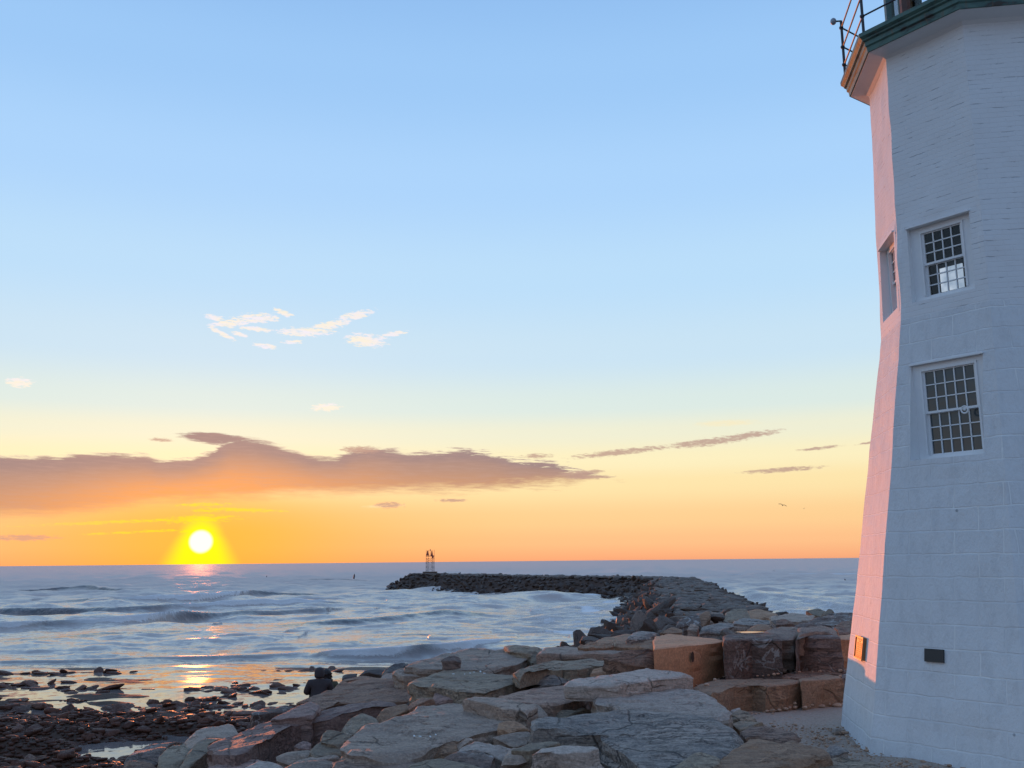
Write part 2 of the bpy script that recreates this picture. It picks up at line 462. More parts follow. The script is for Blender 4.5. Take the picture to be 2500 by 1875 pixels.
# ------------------------------------------------------------------ traced slabs
TILE = {1: (250, 1650, .18083), 2: (600, 1600, .18083), 3: (950, 1550, .19589), 4: (1300, 1600, .18083), 5: (1650, 1600, .22604), 6: (1250, 1480, .22604), 7: (1650, 1450, .20344), 8: (800, 1480, .22604)}
SLABINFO = []
def plane_pts(tile, poly, zc, sx, sy):
    x0, y0, k = TILE[tile]
    P = [(x0 + x * k, y0 + y * k) for x, y in poly]
    cx, cy = np.mean(P, axis=0)
    c = atz(cx, cy, zc)
    out = []
    for X_, Y_ in P:
        d = ray(X_, Y_)
        t = (zc - 4.5 - sx * c[0] - sy * c[1]) / (d[2] - sx * d[0] - sy * d[1])
        out.append(EYE + d * t)
    return np.array(out)
def resample(P, n, rnd):
    Q = np.vstack([P, P[:1]])
    seg = np.linalg.norm(np.diff(Q[:, :2], axis=0), axis=1)
    s = np.concatenate([[0], np.cumsum(seg)])
    t = np.linspace(0, s[-1], n, endpoint=False)
    out = np.stack([np.interp(t, s, Q[:, k]) for k in range(3)], 1)
    # soften the corners a little
    for _ in range(0):
        out = 0.25 * np.roll(out, 1, 0) + 0.5 * out + 0.25 * np.roll(out, -1, 0)
    return out
def slab(name, tile, poly, z, mat, label, th=0.4, sx=0.0, sy=0.03, dome=0.0, rough=1.0, bev=0.03, cat='rock', n=112, batter=0.0, group=None, rings=20):
    P = plane_pts(tile, poly, z, sx, sy)
    # orient counter-clockwise seen from above
    if np.sum(P[:, 0] * np.roll(P[:, 1], -1) - np.roll(P[:, 0], -1) * P[:, 1]) < 0: P = P[::-1]
    seed = (hash_label(label) % 1000) * 1.7
    per = resample(P, n, seed)
    cen = per.mean(0)
    size = float(np.mean(np.linalg.norm(per[:, :2] - cen[:2], axis=1)))
    dirn = per - cen
    dirn[:, 2] = 0
    rad = np.linalg.norm(dirn, axis=1, keepdims=True)
    out = dirn / np.maximum(rad, 1e-6)
    # the drawn outline is slightly ragged
    jag = (fbm(np.c_[per[:, :2] * 3.2, np.full(n, seed)], 4) - 0.5) * min(0.16, size * 0.13) * rough
    per = per + out * jag[:, None]
    per[:, :2] += out[:, :2] * np.minimum(.05, size * .04)
    zpl = lambda p: cen[2] + sx * (p[:, 0] - cen[0]) + sy * (p[:, 1] - cen[1])
    # a few broken-off flats round the top: planes that cut the block's shoulders
    rs_ = np.random.default_rng(hash_label(label))
    cuts = []
    lump = cat == 'boulder'
    for _ in range(6 if lump else (3 if rough > .75 else 0)):
        an = rs_.uniform(0, 6.283); nv = np.array([math.cos(an), math.sin(an)])
        sup = np.max((per[:, :2] - cen[:2]) @ nv)
        cuts.append((nv, sup * (rs_.uniform(.3, .9) if lump else rs_.uniform(.86, 1.0)), rs_.uniform(.12, .5) if lump else rs_.uniform(.2, .6)))
    def facet(p):
        z = np.zeros(len(p))
        for nv, dk_, sl_ in cuts: z = np.minimum(z, sl_ * rough ** .5 * (dk_ - (p[:, :2] - cen[:2]) @ nv))
        return z
    rows = []
    fr = 1 - np.linspace(0, 1, rings) ** 1.0 * 0.97
    bev = min(bev, size * 0.05)
    for f in fr:
        p = cen + (per - cen) * f
        e = (1 - f) * rad[:, 0]
        q = np.c_[p[:, :2] * 0.9 + seed, np.full(n, seed)]
        q = q + (vnoise(q * 1.3 + 5)[:, None] - .5) * .8
        ter = fbm(q * np.array([1.0, 2.0, 1.0]), 4) * 6.0
        ter = np.floor(ter) + sstep(0.82, 1.0, ter - np.floor(ter))
        hgt = (ter / 6.0 - 0.5) * 0.16 * rough * min(1, size) + (fbm(q * 5, 3) - 0.5) * 0.05 * rough
        p = p.copy()
        p[:, 2] = zpl(p) + hgt * np.minimum(1, 0.45 + e / 0.12) - bev * np.exp(-e / max(bev, .005)) + facet(p) + (dome * .35 if lump else dome * (1 - f ** 2))
        rows.append(p)
    rows = rows[::-1]                                   # centre first
    V = [np.array([rows[0].mean(0)])] + rows
    edge = rows[-1]
    K = 10
    zlow = float(edge[:, 2].mean()) - th
    for k in range(1, K + 1):
        t = k / K
        zq = np.floor(t * th / .09 + vnoise(np.c_[edge[:, :2] * 1.1, np.full(n, seed)]) * 2)
        o = (vnoise(np.c_[edge[:, :2] * 2.2, zq * 3.7 + seed]) - 0.5) * 0.13 * min(1, th * 1.5) * rough
        o += (fbm(np.c_[edge[:, :2] * 5, np.full(n, seed + t * th * 5)], 3) - 0.5) * 0.05 * rough
        p = edge + out * (o + (batter - .03) * t * th)[:, None]
        p[:, 2] = edge[:, 2] * (1 - t) + np.minimum(edge[:, 2] - .05, zlow) * t
        V.append(p)
    nr = len(V) - 1
    V.append(np.array([V[-1].mean(0)]))
    V = np.vstack(V)
    F = []
    for j in range(n):
        F.append((0, 1 + j, 1 + (j + 1) % n))
    for r_ in range(nr - 1):
        a, b = 1 + r_ * n, 1 + (r_ + 1) * n
        for j in range(n):
            j2 = (j + 1) % n
            F.append((a + j, b + j, b + j2, a + j2))
    last = 1 + (nr - 1) * n
    for j in range(n):
        F.append((last + j, len(V) - 1, last + (j + 1) % n))
    o0 = np.array([cen[0], cen[1], cen[2] - th])
    me = mesh_np(name, V - o0, F, True)
    me.set_sharp_from_angle(angle=math.radians(19))
    o = link(name, me, R[mat], None, o0)
    tag(o, label, cat, group)
    SLABINFO.append((cen[0], cen[1], cen[2], th, size))
    return o
def hash_label(s):
    h = 7
    for ch in s: h = (h * 131 + ord(ch)) % 1000003
    return h

G1 = 'flat armour slabs of the sea wall'
def SL(*a, **k):
    k.setdefault('group', G1)
    return slab('rock_slab', *a, cat='slab', **k)
def BO(*a, **k):
    k.setdefault('group', 'boulders of the sea wall')
    k.setdefault('dome', 0.08)
    k.setdefault('n', 72); k.setdefault('rings', 12)
    return slab('boulder', *a, cat='boulder', **k)
SL(3, [(-560,1375),(-494,1271),(-282,1123),(0,1050),(160,1005),(390,865),(500,840),(940,830),(1200,850),(1560,985),(1690,1020),(1440,1080),(1330,1100),(1360,1140),(1060,1190),(900,1240),(640,1330),(400,1430),(100,1480),(-250,1490),(-480,1450)], 2.30, 'grey', 'largest flat grey slab, with white droppings and one long curving crack across it', sy=.05, th=.5)
SL(3, [(930,800),(1060,755),(1380,768),(1690,845),(1840,880),(1700,950),(1420,905),(1200,838)], 2.50, 'grey', 'thin wedge of grey rock stepped along the upper edge of the largest slab', th=.3, sy=.08)
SL(3, [(260,560),(430,505),(680,450),(1100,440),(1450,495),(1760,520),(1700,545),(1450,590),(1330,640),(1200,675),(1020,690),(870,680),(680,640),(560,630),(370,610)], 2.50, 'olive', 'smooth olive grey slab shaped like a long leaf, white droppings along its far edge', th=.42)
SL(3, [(220,375),(330,320),(700,240),(880,185),(1190,160),(1330,190),(1500,150),(1650,150),(1740,220),(1640,310),(1560,350),(1360,390),(1240,430),(1050,412),(830,420),(690,400),(490,400),(350,385)], 2.62, 'grey', 'broad tilted grey slab topping the sea wall against the surf', th=.5, sx=.03)
SL(3, [(1440,140),(1560,120),(1680,120),(1900,170),(1930,210),(1760,225),(1640,215),(1500,190)], 2.75, 'olive', 'low olive hump of rock at the seaward corner of the wall top', th=.5, dome=.06)
SL(3, [(75,440),(230,390),(480,400),(690,400),(780,420),(640,460),(430,490),(190,490)], 2.45, 'grey', 'cracked grey ledge with a dark notched end, under the broad tilted slab', th=.45)
BO(3, [(660,315),(720,280),(880,270),(895,325),(860,340),(680,342)], 2.72, 'dark', 'small dark block lying on top of the broad tilted slab', th=.2, sy=.5)
SL(2, [(700,620),(1160,455),(1260,395),(1470,330),(1800,300),(2150,330),(2380,380),(2558,430),(2480,520),(2300,580),(1900,620),(1500,610),(1210,625),(1080,690),(950,700),(880,612)], 2.12, 'brown', 'brown ridged slab directly behind which the two people sit', th=.6, sx=.05, sy=.10)
SL(2, [(-480,1190),(-135,1050),(276,866),(460,840),(900,790),(1080,700),(1500,615),(1850,610),(2050,650),(1800,690),(1400,770),(1010,850),(850,870),(690,910),(400,1020),(250,1120),(90,1240),(-100,1310),(-400,1290)], 1.92, 'purple', 'long purplish slab with a tall dark broken face, sloping down to the beach', th=.75, sx=.12, sy=.03)
SL(2, [(350,850),(640,700),(880,612),(980,665),(900,800),(460,842)], 2.05, 'purple', 'purplish tilted slab with one straight pale sunlit edge', th=.5, sx=.12, sy=.12)
BO(2, [(70,740),(160,690),(640,655),(690,690),(490,735),(250,780),(90,800)], 1.68, 'dark', 'dark square boulder at the beach edge beside the pale edged slab', th=.55, dome=.02)
BO(1, [(1100,870),(1180,800),(1380,705),(1560,705),(1720,660),(1850,740),(1700,800),(1430,830),(1320,890),(1230,940),(1120,940)], 1.45, 'grey', 'smooth grey boulder with a pale rounded crest where wall meets beach', th=.6, sx=.1, sy=.1)
BO(1, [(770,1090),(880,970),(1100,885),(1230,935),(1180,1020),(1000,1250),(800,1250),(770,1180)], 1.30, 'olive', 'rounded olive grey boulder at the foot of the smooth grey boulder', th=.7, sx=.1, sy=.25)
BO(1, [(1230,950),(1330,890),(1500,790),(1700,805),(1440,905),(1430,1010),(1300,1130),(1150,1260),(1000,1260)], 1.50, 'olive', 'narrow boulder with a brown facet beside the end of the long purplish slab', th=.7, sx=.1, sy=.25)
BO(1, [(300,1130),(480,1000),(700,910),(850,880),(1120,815),(860,950),(760,1080),(600,1140),(400,1160)], 1.00, 'dark', 'dark low slab leaning on the pebbles at the lowest end of the wall', th=.5, sx=.08)
BO(1, [(230,1260),(330,1170),(480,1140),(640,1180),(740,1260),(600,1330),(300,1330)], .95, 'brown', 'brown round topped boulder cut by the bottom of the view near the pebbles', th=.5)
BO(1, [(1280,1260),(1600,1112),(2040,1045),(2150,1080),(2100,1200),(1900,1320),(1300,1340)], 1.62, 'purple', 'purplish brown rock with a thin sunlit ridge below the tall broken face', th=.6, sx=.1, sy=.1)
BO(2, [(0,1530),(200,1440),(400,1475),(530,1530),(500,1640),(0,1640)], 1.85, 'pale', 'pale grey pointed rock low in the corner of boulders under the purplish ridge', th=.5, sy=.2)
BO(2, [(410,1385),(560,1290),(700,1275),(880,1310),(820,1400),(600,1440),(420,1420)], 1.80, 'grey', 'grey lichen spotted rock under the tall dark broken face', th=.5, sy=.25)
BO(2, [(650,1250),(720,1180),(820,1178),(880,1210),(850,1270),(720,1285)], 1.85, 'purple', 'smallest rounded rock tucked against the tall dark broken face', th=.45, sy=.4)
BO(2, [(870,1310),(1000,1190),(1150,1200),(1430,1290),(1440,1345),(1200,1335),(920,1395)], 1.92, 'olive', 'olive pointed rock wedged below the squared boulder', th=.5, sy=.2)
BO(2, [(560,1440),(820,1400),(930,1385),(1200,1330),(1260,1400),(1000,1440),(700,1470)], 1.85, 'grey', 'low grey rock with a rusty hollow beneath the olive pointed rock', th=.4, sy=.15)
BO(2, [(1020,1170),(1040,1050),(1090,1005),(1390,1085),(1410,1120),(1260,1250),(1100,1210)], 2.05, 'olive', 'squared olive boulder standing against the corner of the largest slab', th=.6, sy=.5)
BO(2, [(1270,1030),(1390,870),(1620,770),(1740,770),(1810,870),(1640,920),(1410,1090)], 2.10, 'olive', 'mottled olive boulder filling the gap above the squared boulder', th=.6, sy=.35)
BO(2, [(1790,810),(1900,720),(2160,660),(2185,700),(2212,745),(1990,835),(1820,872)], 2.18, 'tan', 'rusty brown boulder wedged along the upper edge of the largest slab', th=.5, sy=.35)
BO(3, [(230,900),(360,810),(560,800),(420,860),(250,922)], 2.28, 'brown', 'dull brown sliver between the largest slab and the ridged brown slab', th=.4, sy=.3)
BO(3, [(560,760),(600,690),(800,680),(900,720),(930,800),(860,828),(560,812)], 2.34, 'purple', 'jagged mauve rock below the tip of the leaf shaped slab', th=.5, sy=.25)
SL(2, [(1200,1430),(1500,1345),(1880,1338),(2212,1390),(2400,1500),(2200,1620),(1500,1640),(1150,1570)], 2.12, 'red', 'rusty orange streaked slab cut by the bottom of the view', th=.4, sy=.12)
BO(2, [(540,1530),(650,1470),(1040,1440),(1300,1400),(1500,1450),(1450,1620),(560,1620)], 1.98, 'grey', 'lichen flecked grey rock beside the rusty streaked slab', th=.5, sy=.1)
SL(3, [(250,1612),(420,1552),(640,1530),(900,1580),(1250,1662),(1200,1770),(200,1770)], 2.22, 'olive', 'dark mossy slab at the bottom of the view below the rusty brown block', th=.45, sy=.12)
BO(3, [(450,1532),(520,1440),(620,1390),(800,1355),(830,1380),(840,1460),(690,1500),(560,1536)], 2.15, 'tan', 'rusty brown block leaning under the lower edge of the largest slab', th=.5, sy=.45)
BO(3, [(815,1362),(1020,1263),(1050,1310),(940,1382),(850,1452)], 2.18, 'grey', 'small grey wedge between the rusty brown block and the pale bluish rock', th=.45, sy=.4)
BO(3, [(860,1460),(900,1410),(1060,1330),(1290,1303),(1545,1385),(1480,1440),(1400,1505),(1180,1455),(1000,1475)], 2.28, 'pale', 'pale bluish white rock with a crisp angular top', th=.6, sy=.22, dome=.03)
BO(3, [(650,1526),(860,1482),(1150,1440),(1200,1490),(1310,1505),(1240,1650),(900,1570)], 2.25, 'dark', 'dark split rock in front of the pale bluish white rock', th=.6, sy=.1)
BO(3, [(1350,1185),(1370,1110),(1500,1095),(1650,1110),(1745,1180),(1500,1232)], 2.30, 'tan', 'rounded speckled granite boulder in the hollow beside the largest slab', th=.5, sy=.55, dome=.1)
BO(3, [(1290,1282),(1500,1240),(1740,1182),(1845,1330),(1600,1392),(1550,1392)], 2.20, 'grey', 'grey rounded rock under the speckled granite boulder', th=.5, sy=.4, dome=.06)
BO(3, [(1040,1262),(1180,1200),(1440,1213),(1300,1272),(1140,1312)], 2.14, 'olive', 'mossy olive rock under the lower corner of the largest slab', th=.4, sy=.3)
BO(3, [(1440,1582),(1480,1480),(1530,1430),(1735,1420),(1740,1500),(1600,1560)], 2.28, 'grey', 'grey rock with one vertical face, below the grey rounded rock', th=.6, sy=.4)
SL(3, [(1530,1432),(1740,1350),(2042,1330),(2130,1345),(2042,1372),(1750,1440)], 2.36, 'olive', 'thin olive strip of rock above the thick blue grey block', th=.4, sy=.1)
SL(4, [(0,1340),(110,1260),(420,1220),(830,1220),(890,1242),(720,1292),(380,1312),(200,1292)], 2.40, 'pale', 'thick block with a pale top edge and blue grey face at the bottom of the view', th=.8, sy=.10, batter=.25)
SL(4, [(10,950),(30,850),(110,815),(400,835),(520,780),(870,740),(1490,715),(2212,830),(2500,890),(2798,1037),(2698,1263),(2300,1400),(1940,1470),(1500,1500),(1250,1290),(950,1090),(930,1025),(600,1050),(300,1010),(100,1010)], 2.38, 'blue', 'great blue grey slab with wavy streaks and a crumbling front edge', th=.8, sy=.14, batter=.12)
SL(4, [(875,600),(890,540),(840,490),(1000,430),(1200,385),(1500,375),(1740,400),(2000,415),(2250,470),(2411,545),(2640,740),(2640,830),(2450,840),(2212,825),(1900,780),(1490,712),(1260,700),(1040,640)], 2.52, 'pale', 'wide pale grey slab with flaked patches, behind the great blue grey slab', th=.45, sy=.06)
SL(4, [(-441,547),(-250,500),(0,440),(420,380),(730,385),(780,450),(690,545),(480,610),(280,645),(120,645),(-332,612)], 2.42, 'red', 'reddish grained slab with a deep dark front face', th=.5, sy=.06)
BO(4, [(0,820),(-60,740),(-40,660),(30,655),(120,720),(205,815),(100,830)], 2.30, 'grey', 'grey lumpy boulder at the near end of the reddish grained slab', th=.5, sy=.4)
BO(4, [(270,810),(370,765),(620,760),(700,725),(820,735),(600,790),(430,835)], 2.24, 'olive', 'low greenish stone in the dark gap under the reddish slab', th=.35, sy=.2)
SL(4, [(470,360),(540,300),(1000,240),(1500,165),(1620,180),(2000,205),(2160,258),(1700,300),(1400,340),(1180,370),(760,375)], 2.73, 'pale', 'long pale bluish slab with a thick dark end against the orange block', th=.24)
SL(6, [(30,700),(80,670),(250,615),(480,580),(870,560),(1050,570),(1330,622),(1050,622),(850,628),(700,660),(370,668),(230,692),(90,735)], 2.68, 'olive', 'overhanging olive slab with a curved dark shadow gap below', th=.22)
SL(6, [(220,692),(330,680),(700,672),(860,640),(1300,632),(1350,660),(1000,740),(640,760),(300,720)], 2.48, 'brown', 'dark brown ledge in the shade under the overhanging olive slab', th=.4)
BO(6, [(215,745),(230,712),(500,750),(640,765),(590,800),(500,842),(270,857),(230,800)], 2.50, 'blue', 'bluish squared block under the end of the overhanging olive slab', th=.4, sy=.5, dome=.02)
BO(6, [(850,742),(880,690),(1000,672),(1015,645),(1110,668),(1155,706),(1000,742)], 2.60, 'tan', 'two lobed tan stone resting in the shade behind the long pale slab', th=.25, sy=.6)
SL(6, [(330,480),(360,442),(900,450),(1300,465),(1400,478),(1300,492),(950,502),(500,507),(270,522)], 2.80, 'grey', 'long layered grey slab with a dark front below the bent pale twigs', th=.38)
BO(6, [(205,520),(330,545),(400,590),(300,605),(215,610)], 2.62, 'olive', 'small olive wedge at the end of the long layered slab', th=.35, sy=.4)
BO(6, [(980,505),(1180,478),(1400,472),(1530,462),(1545,520),(1520,640),(1400,655),(1200,610),(1050,565)], 2.84, 'brown', 'rusty dark boulder filling the corner beside the orange block', th=.5, sy=.9, dome=.03)
ORANGE = SL(6, [(1535,457),(1900,417),(2290,367),(2200,345),(1700,297),(1550,325)], 3.05, 'orange', 'big orange quarried block with a round drill hole in its face', th=.72, rough=.35, bev=.02, sy=0.0)
SL(6, [(730,430),(880,380),(1000,320),(1290,275),(1500,290),(1545,325),(1535,440),(1300,422),(1100,412),(830,436)], 2.92, 'tan', 'pale buff slab adjoining the far end of the orange block', th=.5)
BO(6, [(1230,367),(1310,277),(1560,290),(1480,325),(1400,345)], 3.02, 'blue', 'flat dark blue stone lying on the buff slab', th=.2, sy=.1)
SL(7, [(572,560),(580,500),(740,462),(1060,450),(1200,455),(1262,545),(900,535)], 3.12, 'dark', 'dark block with pale branching veins and a bright puddle on top', th=.75, rough=.5, sy=0.0)
BO(7, [(1255,548),(1270,535),(1330,540),(1345,572),(1262,575)], 2.98, 'olive', 'upright wedge of stone standing between the two veined blocks', th=.58, rough=.4, dome=0.0, batter=.06)
SL(7, [(1440,540),(1478,490),(1600,470),(1800,440),(1932,470),(1960,520),(1700,515),(1500,505)], 3.10, 'dark', 'tall veined block with a leaning broken corner, beside the lighthouse', th=.78, rough=.7, batter=.12, sy=0.0)
BO(7, [(1060,442),(1270,400),(1480,407),(1470,480),(1400,540),(1260,532)], 3.12, 'grey', 'grey shelf of rock behind the upright wedge of stone', th=.6, sy=.1)
BO(7, [(1480,420),(1800,390),(1915,405),(1940,470),(1700,460),(1480,490)], 3.18, 'grey', 'rounded grey shoulder of rock on top of the tall veined block', th=.4, sy=.15)
SL(7, [(1950,495),(2100,478),(2120,540),(1965,545)], 3.05, 'orange', 'rusty orange block partly hidden by the lighthouse corner', th=.75, rough=.5)
SL(7, [(205,1112),(480,1010),(900,998),(1420,1008),(1495,1040),(1300,1077),(1050,1094),(900,1075),(700,1094),(560,1160),(430,1192)], 2.52, 'tan', 'long tan block of the lower step, with a broken rusty front', th=.5, rough=.7, sy=0.0)
SL(7, [(1500,1050),(1478,1005),(1800,955),(1960,975),(1980,1002),(1750,1012),(1620,1030)], 2.55, 'tan', 'mottled pinkish block at the lighthouse end of the lower step', th=.5, rough=.7, sy=0.0)
SL(7, [(1985,985),(2000,960),(2060,955),(2060,1000),(1990,1012)], 2.50, 'dark', 'dark sliver of block between the pinkish block and the lighthouse', th=.45, rough=.5)
SL(7, [(1230,985),(1400,925),(1700,915),(1980,930),(1980,965),(1800,950),(1500,1000)], 2.50, 'brown', 'gravelly stone shelf at the foot of the veined blocks', th=.4, rough=.5, sy=0.0)
BO(5, [(575,640),(600,605),(690,588),(700,605),(620,640)], 2.30, 'pale', 'small pale stone at the corner between the wide pale slab and the tan step', th=.25, sy=.3)
BO(5, [(568,692),(600,645),(680,605),(780,603),(872,700),(740,714)], 2.30, 'olive', 'rounded greenish boulder at the edge of the gravel', th=.4, sy=.5)
BO(5, [(590,735),(740,712),(935,722),(840,775),(740,818),(690,832),(640,765)], 2.22, 'olive', 'flat topped greenish stone below the rounded greenish boulder', th=.35, sy=.25)
BO(5, [(700,850),(830,780),(925,750),(1060,762),(1290,852),(1330,892),(1200,940),(1050,915),(920,895),(760,915)], 2.25, 'red', 'rough pinkish boulder with grooved flank on the gravel', th=.4, sy=.25, rough=1.4, dome=.1)
SL(5, [(395,1225),(470,1100),(640,1000),(800,910),(920,895),(1150,935),(1260,895),(1560,985),(1640,1060),(1500,1090),(1200,1150),(930,1190),(700,1240)], 2.33, 'tan', 'striped buff slab beside the gravel, below the rough pinkish boulder', th=.35, sy=.08, rough=1.3)
SL(5, [(1240,1225),(1520,1120),(1800,1060),(2000,1110),(2212,1185),(2260,1320),(1240,1320)], 2.22, 'olive', 'rough greenish slab at the bottom of the view near the lighthouse', th=.3, sy=.1, rough=1.5)
BO(5, [(1640,1062),(1650,1000),(1750,985),(1850,1030),(1872,1062),(1760,1082)], 2.20, 'blue', 'knobbly greenish stone between the rough slab and the lighthouse', th=.25, sy=.3, rough=1.6)
BO(5, [(0,1175),(220,1070),(450,1020),(472,1090),(455,1180),(200,1310),(0,1310)], 2.30, 'olive', 'dark rock with a lit ridge between the blue grey and striped buff slabs', th=.5, sy=.2)
# rock field between the steps and the breakwater
BO(7, [(580,335),(600,230),(720,168),(850,178),(875,250),(905,285),(740,305)], 2.85, 'olive', 'rounded olive boulder at the root of the breakwater crest', th=.6, sy=.35, dome=.05)
BO(7, [(855,160),(900,165),(1215,240),(1130,270),(905,262),(880,240)], 2.85, 'tan', 'tan tapering slab with an orange end, beside the rounded olive boulder', th=.5, sy=.12)
SL(7, [(675,345),(760,295),(900,285),(1110,310),(1125,350),(1000,352),(900,362),(780,352)], 2.95, 'blue', 'wet layered slab with bright edges behind the dark veined block', th=.3, sy=.05)
BO(7, [(1195,380),(1215,320),(1290,285),(1420,345),(1300,375)], 2.95, 'red', 'pinkish rounded boulder behind the shelf of rock', th=.5, sy=.5)
SL(7, [(1140,262),(1400,225),(1660,255),(1620,290),(1480,320),(1330,312),(1150,295)], 2.85, 'grey', 'flat grey slab with a stepped front at the seaward side of the wall', th=.4)
SL(7, [(1560,200),(1700,168),(1790,205),(1740,262),(1640,240)], 2.9, 'olive', 'olive rounded rock against the sea near the lighthouse', th=.5, sy=.2)
BO(7, [(1750,265),(1850,170),(1895,215),(1830,262)], 2.95, 'olive', 'pointed rock with one pale yellowish flank against the sea', th=.5, sy=.6)
SL(7, [(1410,390),(1560,330),(1900,215),(2120,220),(2140,310),(1900,350),(1640,370)], 2.92, 'dark', 'dark layered slab reaching behind the lighthouse', th=.5, sx=.02)
SL(7, [(1900,395),(2010,320),(2130,300),(2130,420),(1960,445)], 3.0, 'brown', 'brownish slab next to the lighthouse corner above the rusty block', th=.5, sy=.1)
BO(7, [(1945,455),(1970,412),(2060,420),(2100,455),(2080,480),(1960,480)], 3.08, 'red', 'small pinkish stone resting on the rusty orange block', th=.2, sy=.4)
BO(7, [(840,440),(950,365),(1190,395),(1120,430),(940,445)], 3.02, 'tan', 'flat stone with an orange lit end behind the puddle', th=.3, sy=.15)
BO(7, [(285,430),(400,340),(680,365),(690,395),(520,440)], 2.95, 'blue', 'dark bluish slab behind the orange block', th=.4, sy=.1)
BO(7, [(135,440),(180,370),(275,385),(250,445)], 2.92, 'grey', 'small upright grey stone behind the orange block', th=.4, sy=.5)
BO(7, [(265,300),(330,225),(400,200),(420,290),(330,385),(300,380)], 2.75, 'tan', 'pale edged upright rock beside a dark hollow', th=.5, sy=.7)
BO(7, [(420,290),(430,205),(560,215),(580,330),(480,340)], 2.75, 'grey', 'split grey rock beside the rounded olive boulder', th=.5, sy=.7)
BO(7, [(0,400),(20,320),(130,260),(260,250),(300,330),(200,360)], 2.72, 'dark', 'dark rock with a shadowed hollow under it', th=.5, sy=.3)
BO(6, [(1590,300),(1720,220),(1830,250),(1840,290),(1700,300)], 2.85, 'tan', 'tan stone with a pale lit ridge behind the buff slab', th=.4, sy=.4)
BO(8, [(155,800),(165,750),(260,735),(320,740),(280,790)], 1.75, 'wetdark', 'small dark rock on the shoulder beside the couple', th=.4, sy=.4)
BO(8, [(115,845),(150,810),(290,780),(420,740),(560,780),(540,800),(300,800)], 1.85, 'brown', 'brown rock hump behind the couple at the beach edge', th=.5, sy=.25)
BO(8, [(330,740),(420,690),(560,670),(640,700),(600,760),(450,730)], 1.95, 'wetdark', 'dark rounded boulder at the water side of the brown hump', th=.6, sy=.3)
BO(8, [(600,690),(720,630),(870,618),(860,650),(740,690),(660,730)], 2.15, 'wetdark', 'dark boulder beside the notched grey ledge', th=.6, sy=.2)
BO(8, [(575,790),(590,745),(720,725),(740,770),(700,800)], 2.15, 'grey', 'smooth grey stone below the notched grey ledge', th=.5, sy=.4)
BO(8, [(700,720),(760,680),(860,672),(900,700),(830,760),(770,800),(740,760)], 2.25, 'grey', 'grey block with a dark vertical cleft at the end of the ledge', th=.5, sy=.6)
# ------------------------------------------------------------------ terrain
BW = np.array([(9.0, 31, 1.9), (9.6, 46, 1.9), (11.8, 61, 1.9), (14.3, 81, 1.95), (17.2, 101, 2.05), (19.2, 118, 2.3), (15.5, 131, 2.3), (7.0, 142, 2.3), (-4.0, 155, 2.4), (-15.5, 171, 2.5)])
def bw_dist(p):
    """signed side (negative = bay side), distance and crest height of the closest point on the breakwater's centre line"""
    best = np.full(len(p), 1e9); side = np.zeros(len(p)); zc = np.zeros(len(p)); along = np.zeros(len(p)); acc = 0
    for a, b in zip(BW[:-1], BW[1:]):
        d = b[:2] - a[:2]; L = np.linalg.norm(d)
        t = np.clip(((p - a[:2]) @ d) / L ** 2, 0, 1)
        q = a[:2] + t[:, None] * d
        e = np.linalg.norm(p - q, axis=1)
        m = e < best
        best = np.where(m, e, best)
        s = np.sign(d[0] * (p[:, 1] - a[1]) - d[1] * (p[:, 0] - a[0]))
        side = np.where(m, -s, side)
        zc = np.where(m, a[2] + t * (b[2] - a[2]), zc)
        along = np.where(m, acc + t * L, along)
        acc += L
    return side, best, zc, along
def bw_height(p):
    s, d, zc, al = bw_dist(p)
    half = np.where(s > 0, 2.5, 2.6)
    return zc - np.maximum(0, d - half) / np.where(s > 0, 1.35, 1.75)
ANC = [(5,10,2.1),(5,12.5,2.1),(6,14,2.1),(3.8,13,2.1),(8,10,2.1),(10,14,2.1),(4.4,15.3,2.1),(4,11.5,2.05),(12,10,2.1),(12,18,2.1),(0,3,2.0),(5,3,2.1),(-4,3,1.2),(-8,8,.5),(-10,14,.4),(14,3,2.1),
       (4,19,2.2),(8,20,2.3),(10,24,2.2),(6,24,1.9),(3,24,1.5),(2,28,.9),(8,30,1.8),(12,30,1.7),(14,26,1.9),(5,34,.8),(16,26,.8),(17,34,-.2),(18,22,1.2),(22,15,1.5),(22,30,-.8),
       (3.3,13.2,1.9),(3.6,15,2.1),(6.5,16,2.1),(9,17,2.1),
       (-8.6,19,.35),(-7.6,21,.3),(-6.2,23.5,.22),(-5,25,.1),(-3.5,28,.03),(-1.5,33,.0),(.5,42,-.1),(2.5,50,-.2),(4,60,-.4),(-5,40,-.1),(-15,30,.0),(-15,20,.3),(-30,20,.4),(-30,45,-.3),(0,55,-.7)]
for s in SLABINFO: ANC.append((s[0], s[1], s[2] - s[3] * 0.75 - 0.05))
ANC = np.array(ANC)
EDGE = np.array([(-9.5, 8), (-9.0, 14), (-8.0, 18.6), (-7.2, 20.5), (-5.8, 22.6), (-4.6, 24.5), (-3.2, 27), (-1.4, 33), (.6, 42), (2.6, 50), (4, 60), (5, 70)])
def mound(p):
    z = np.zeros(len(p)); w = np.zeros(len(p))
    for a in ANC:
        d2 = (p[:, 0] - a[0]) ** 2 + (p[:, 1] - a[1]) ** 2 + 0.15
        k = 1 / d2 ** 1.6
        z += k * a[2]; w += k
    return z / w
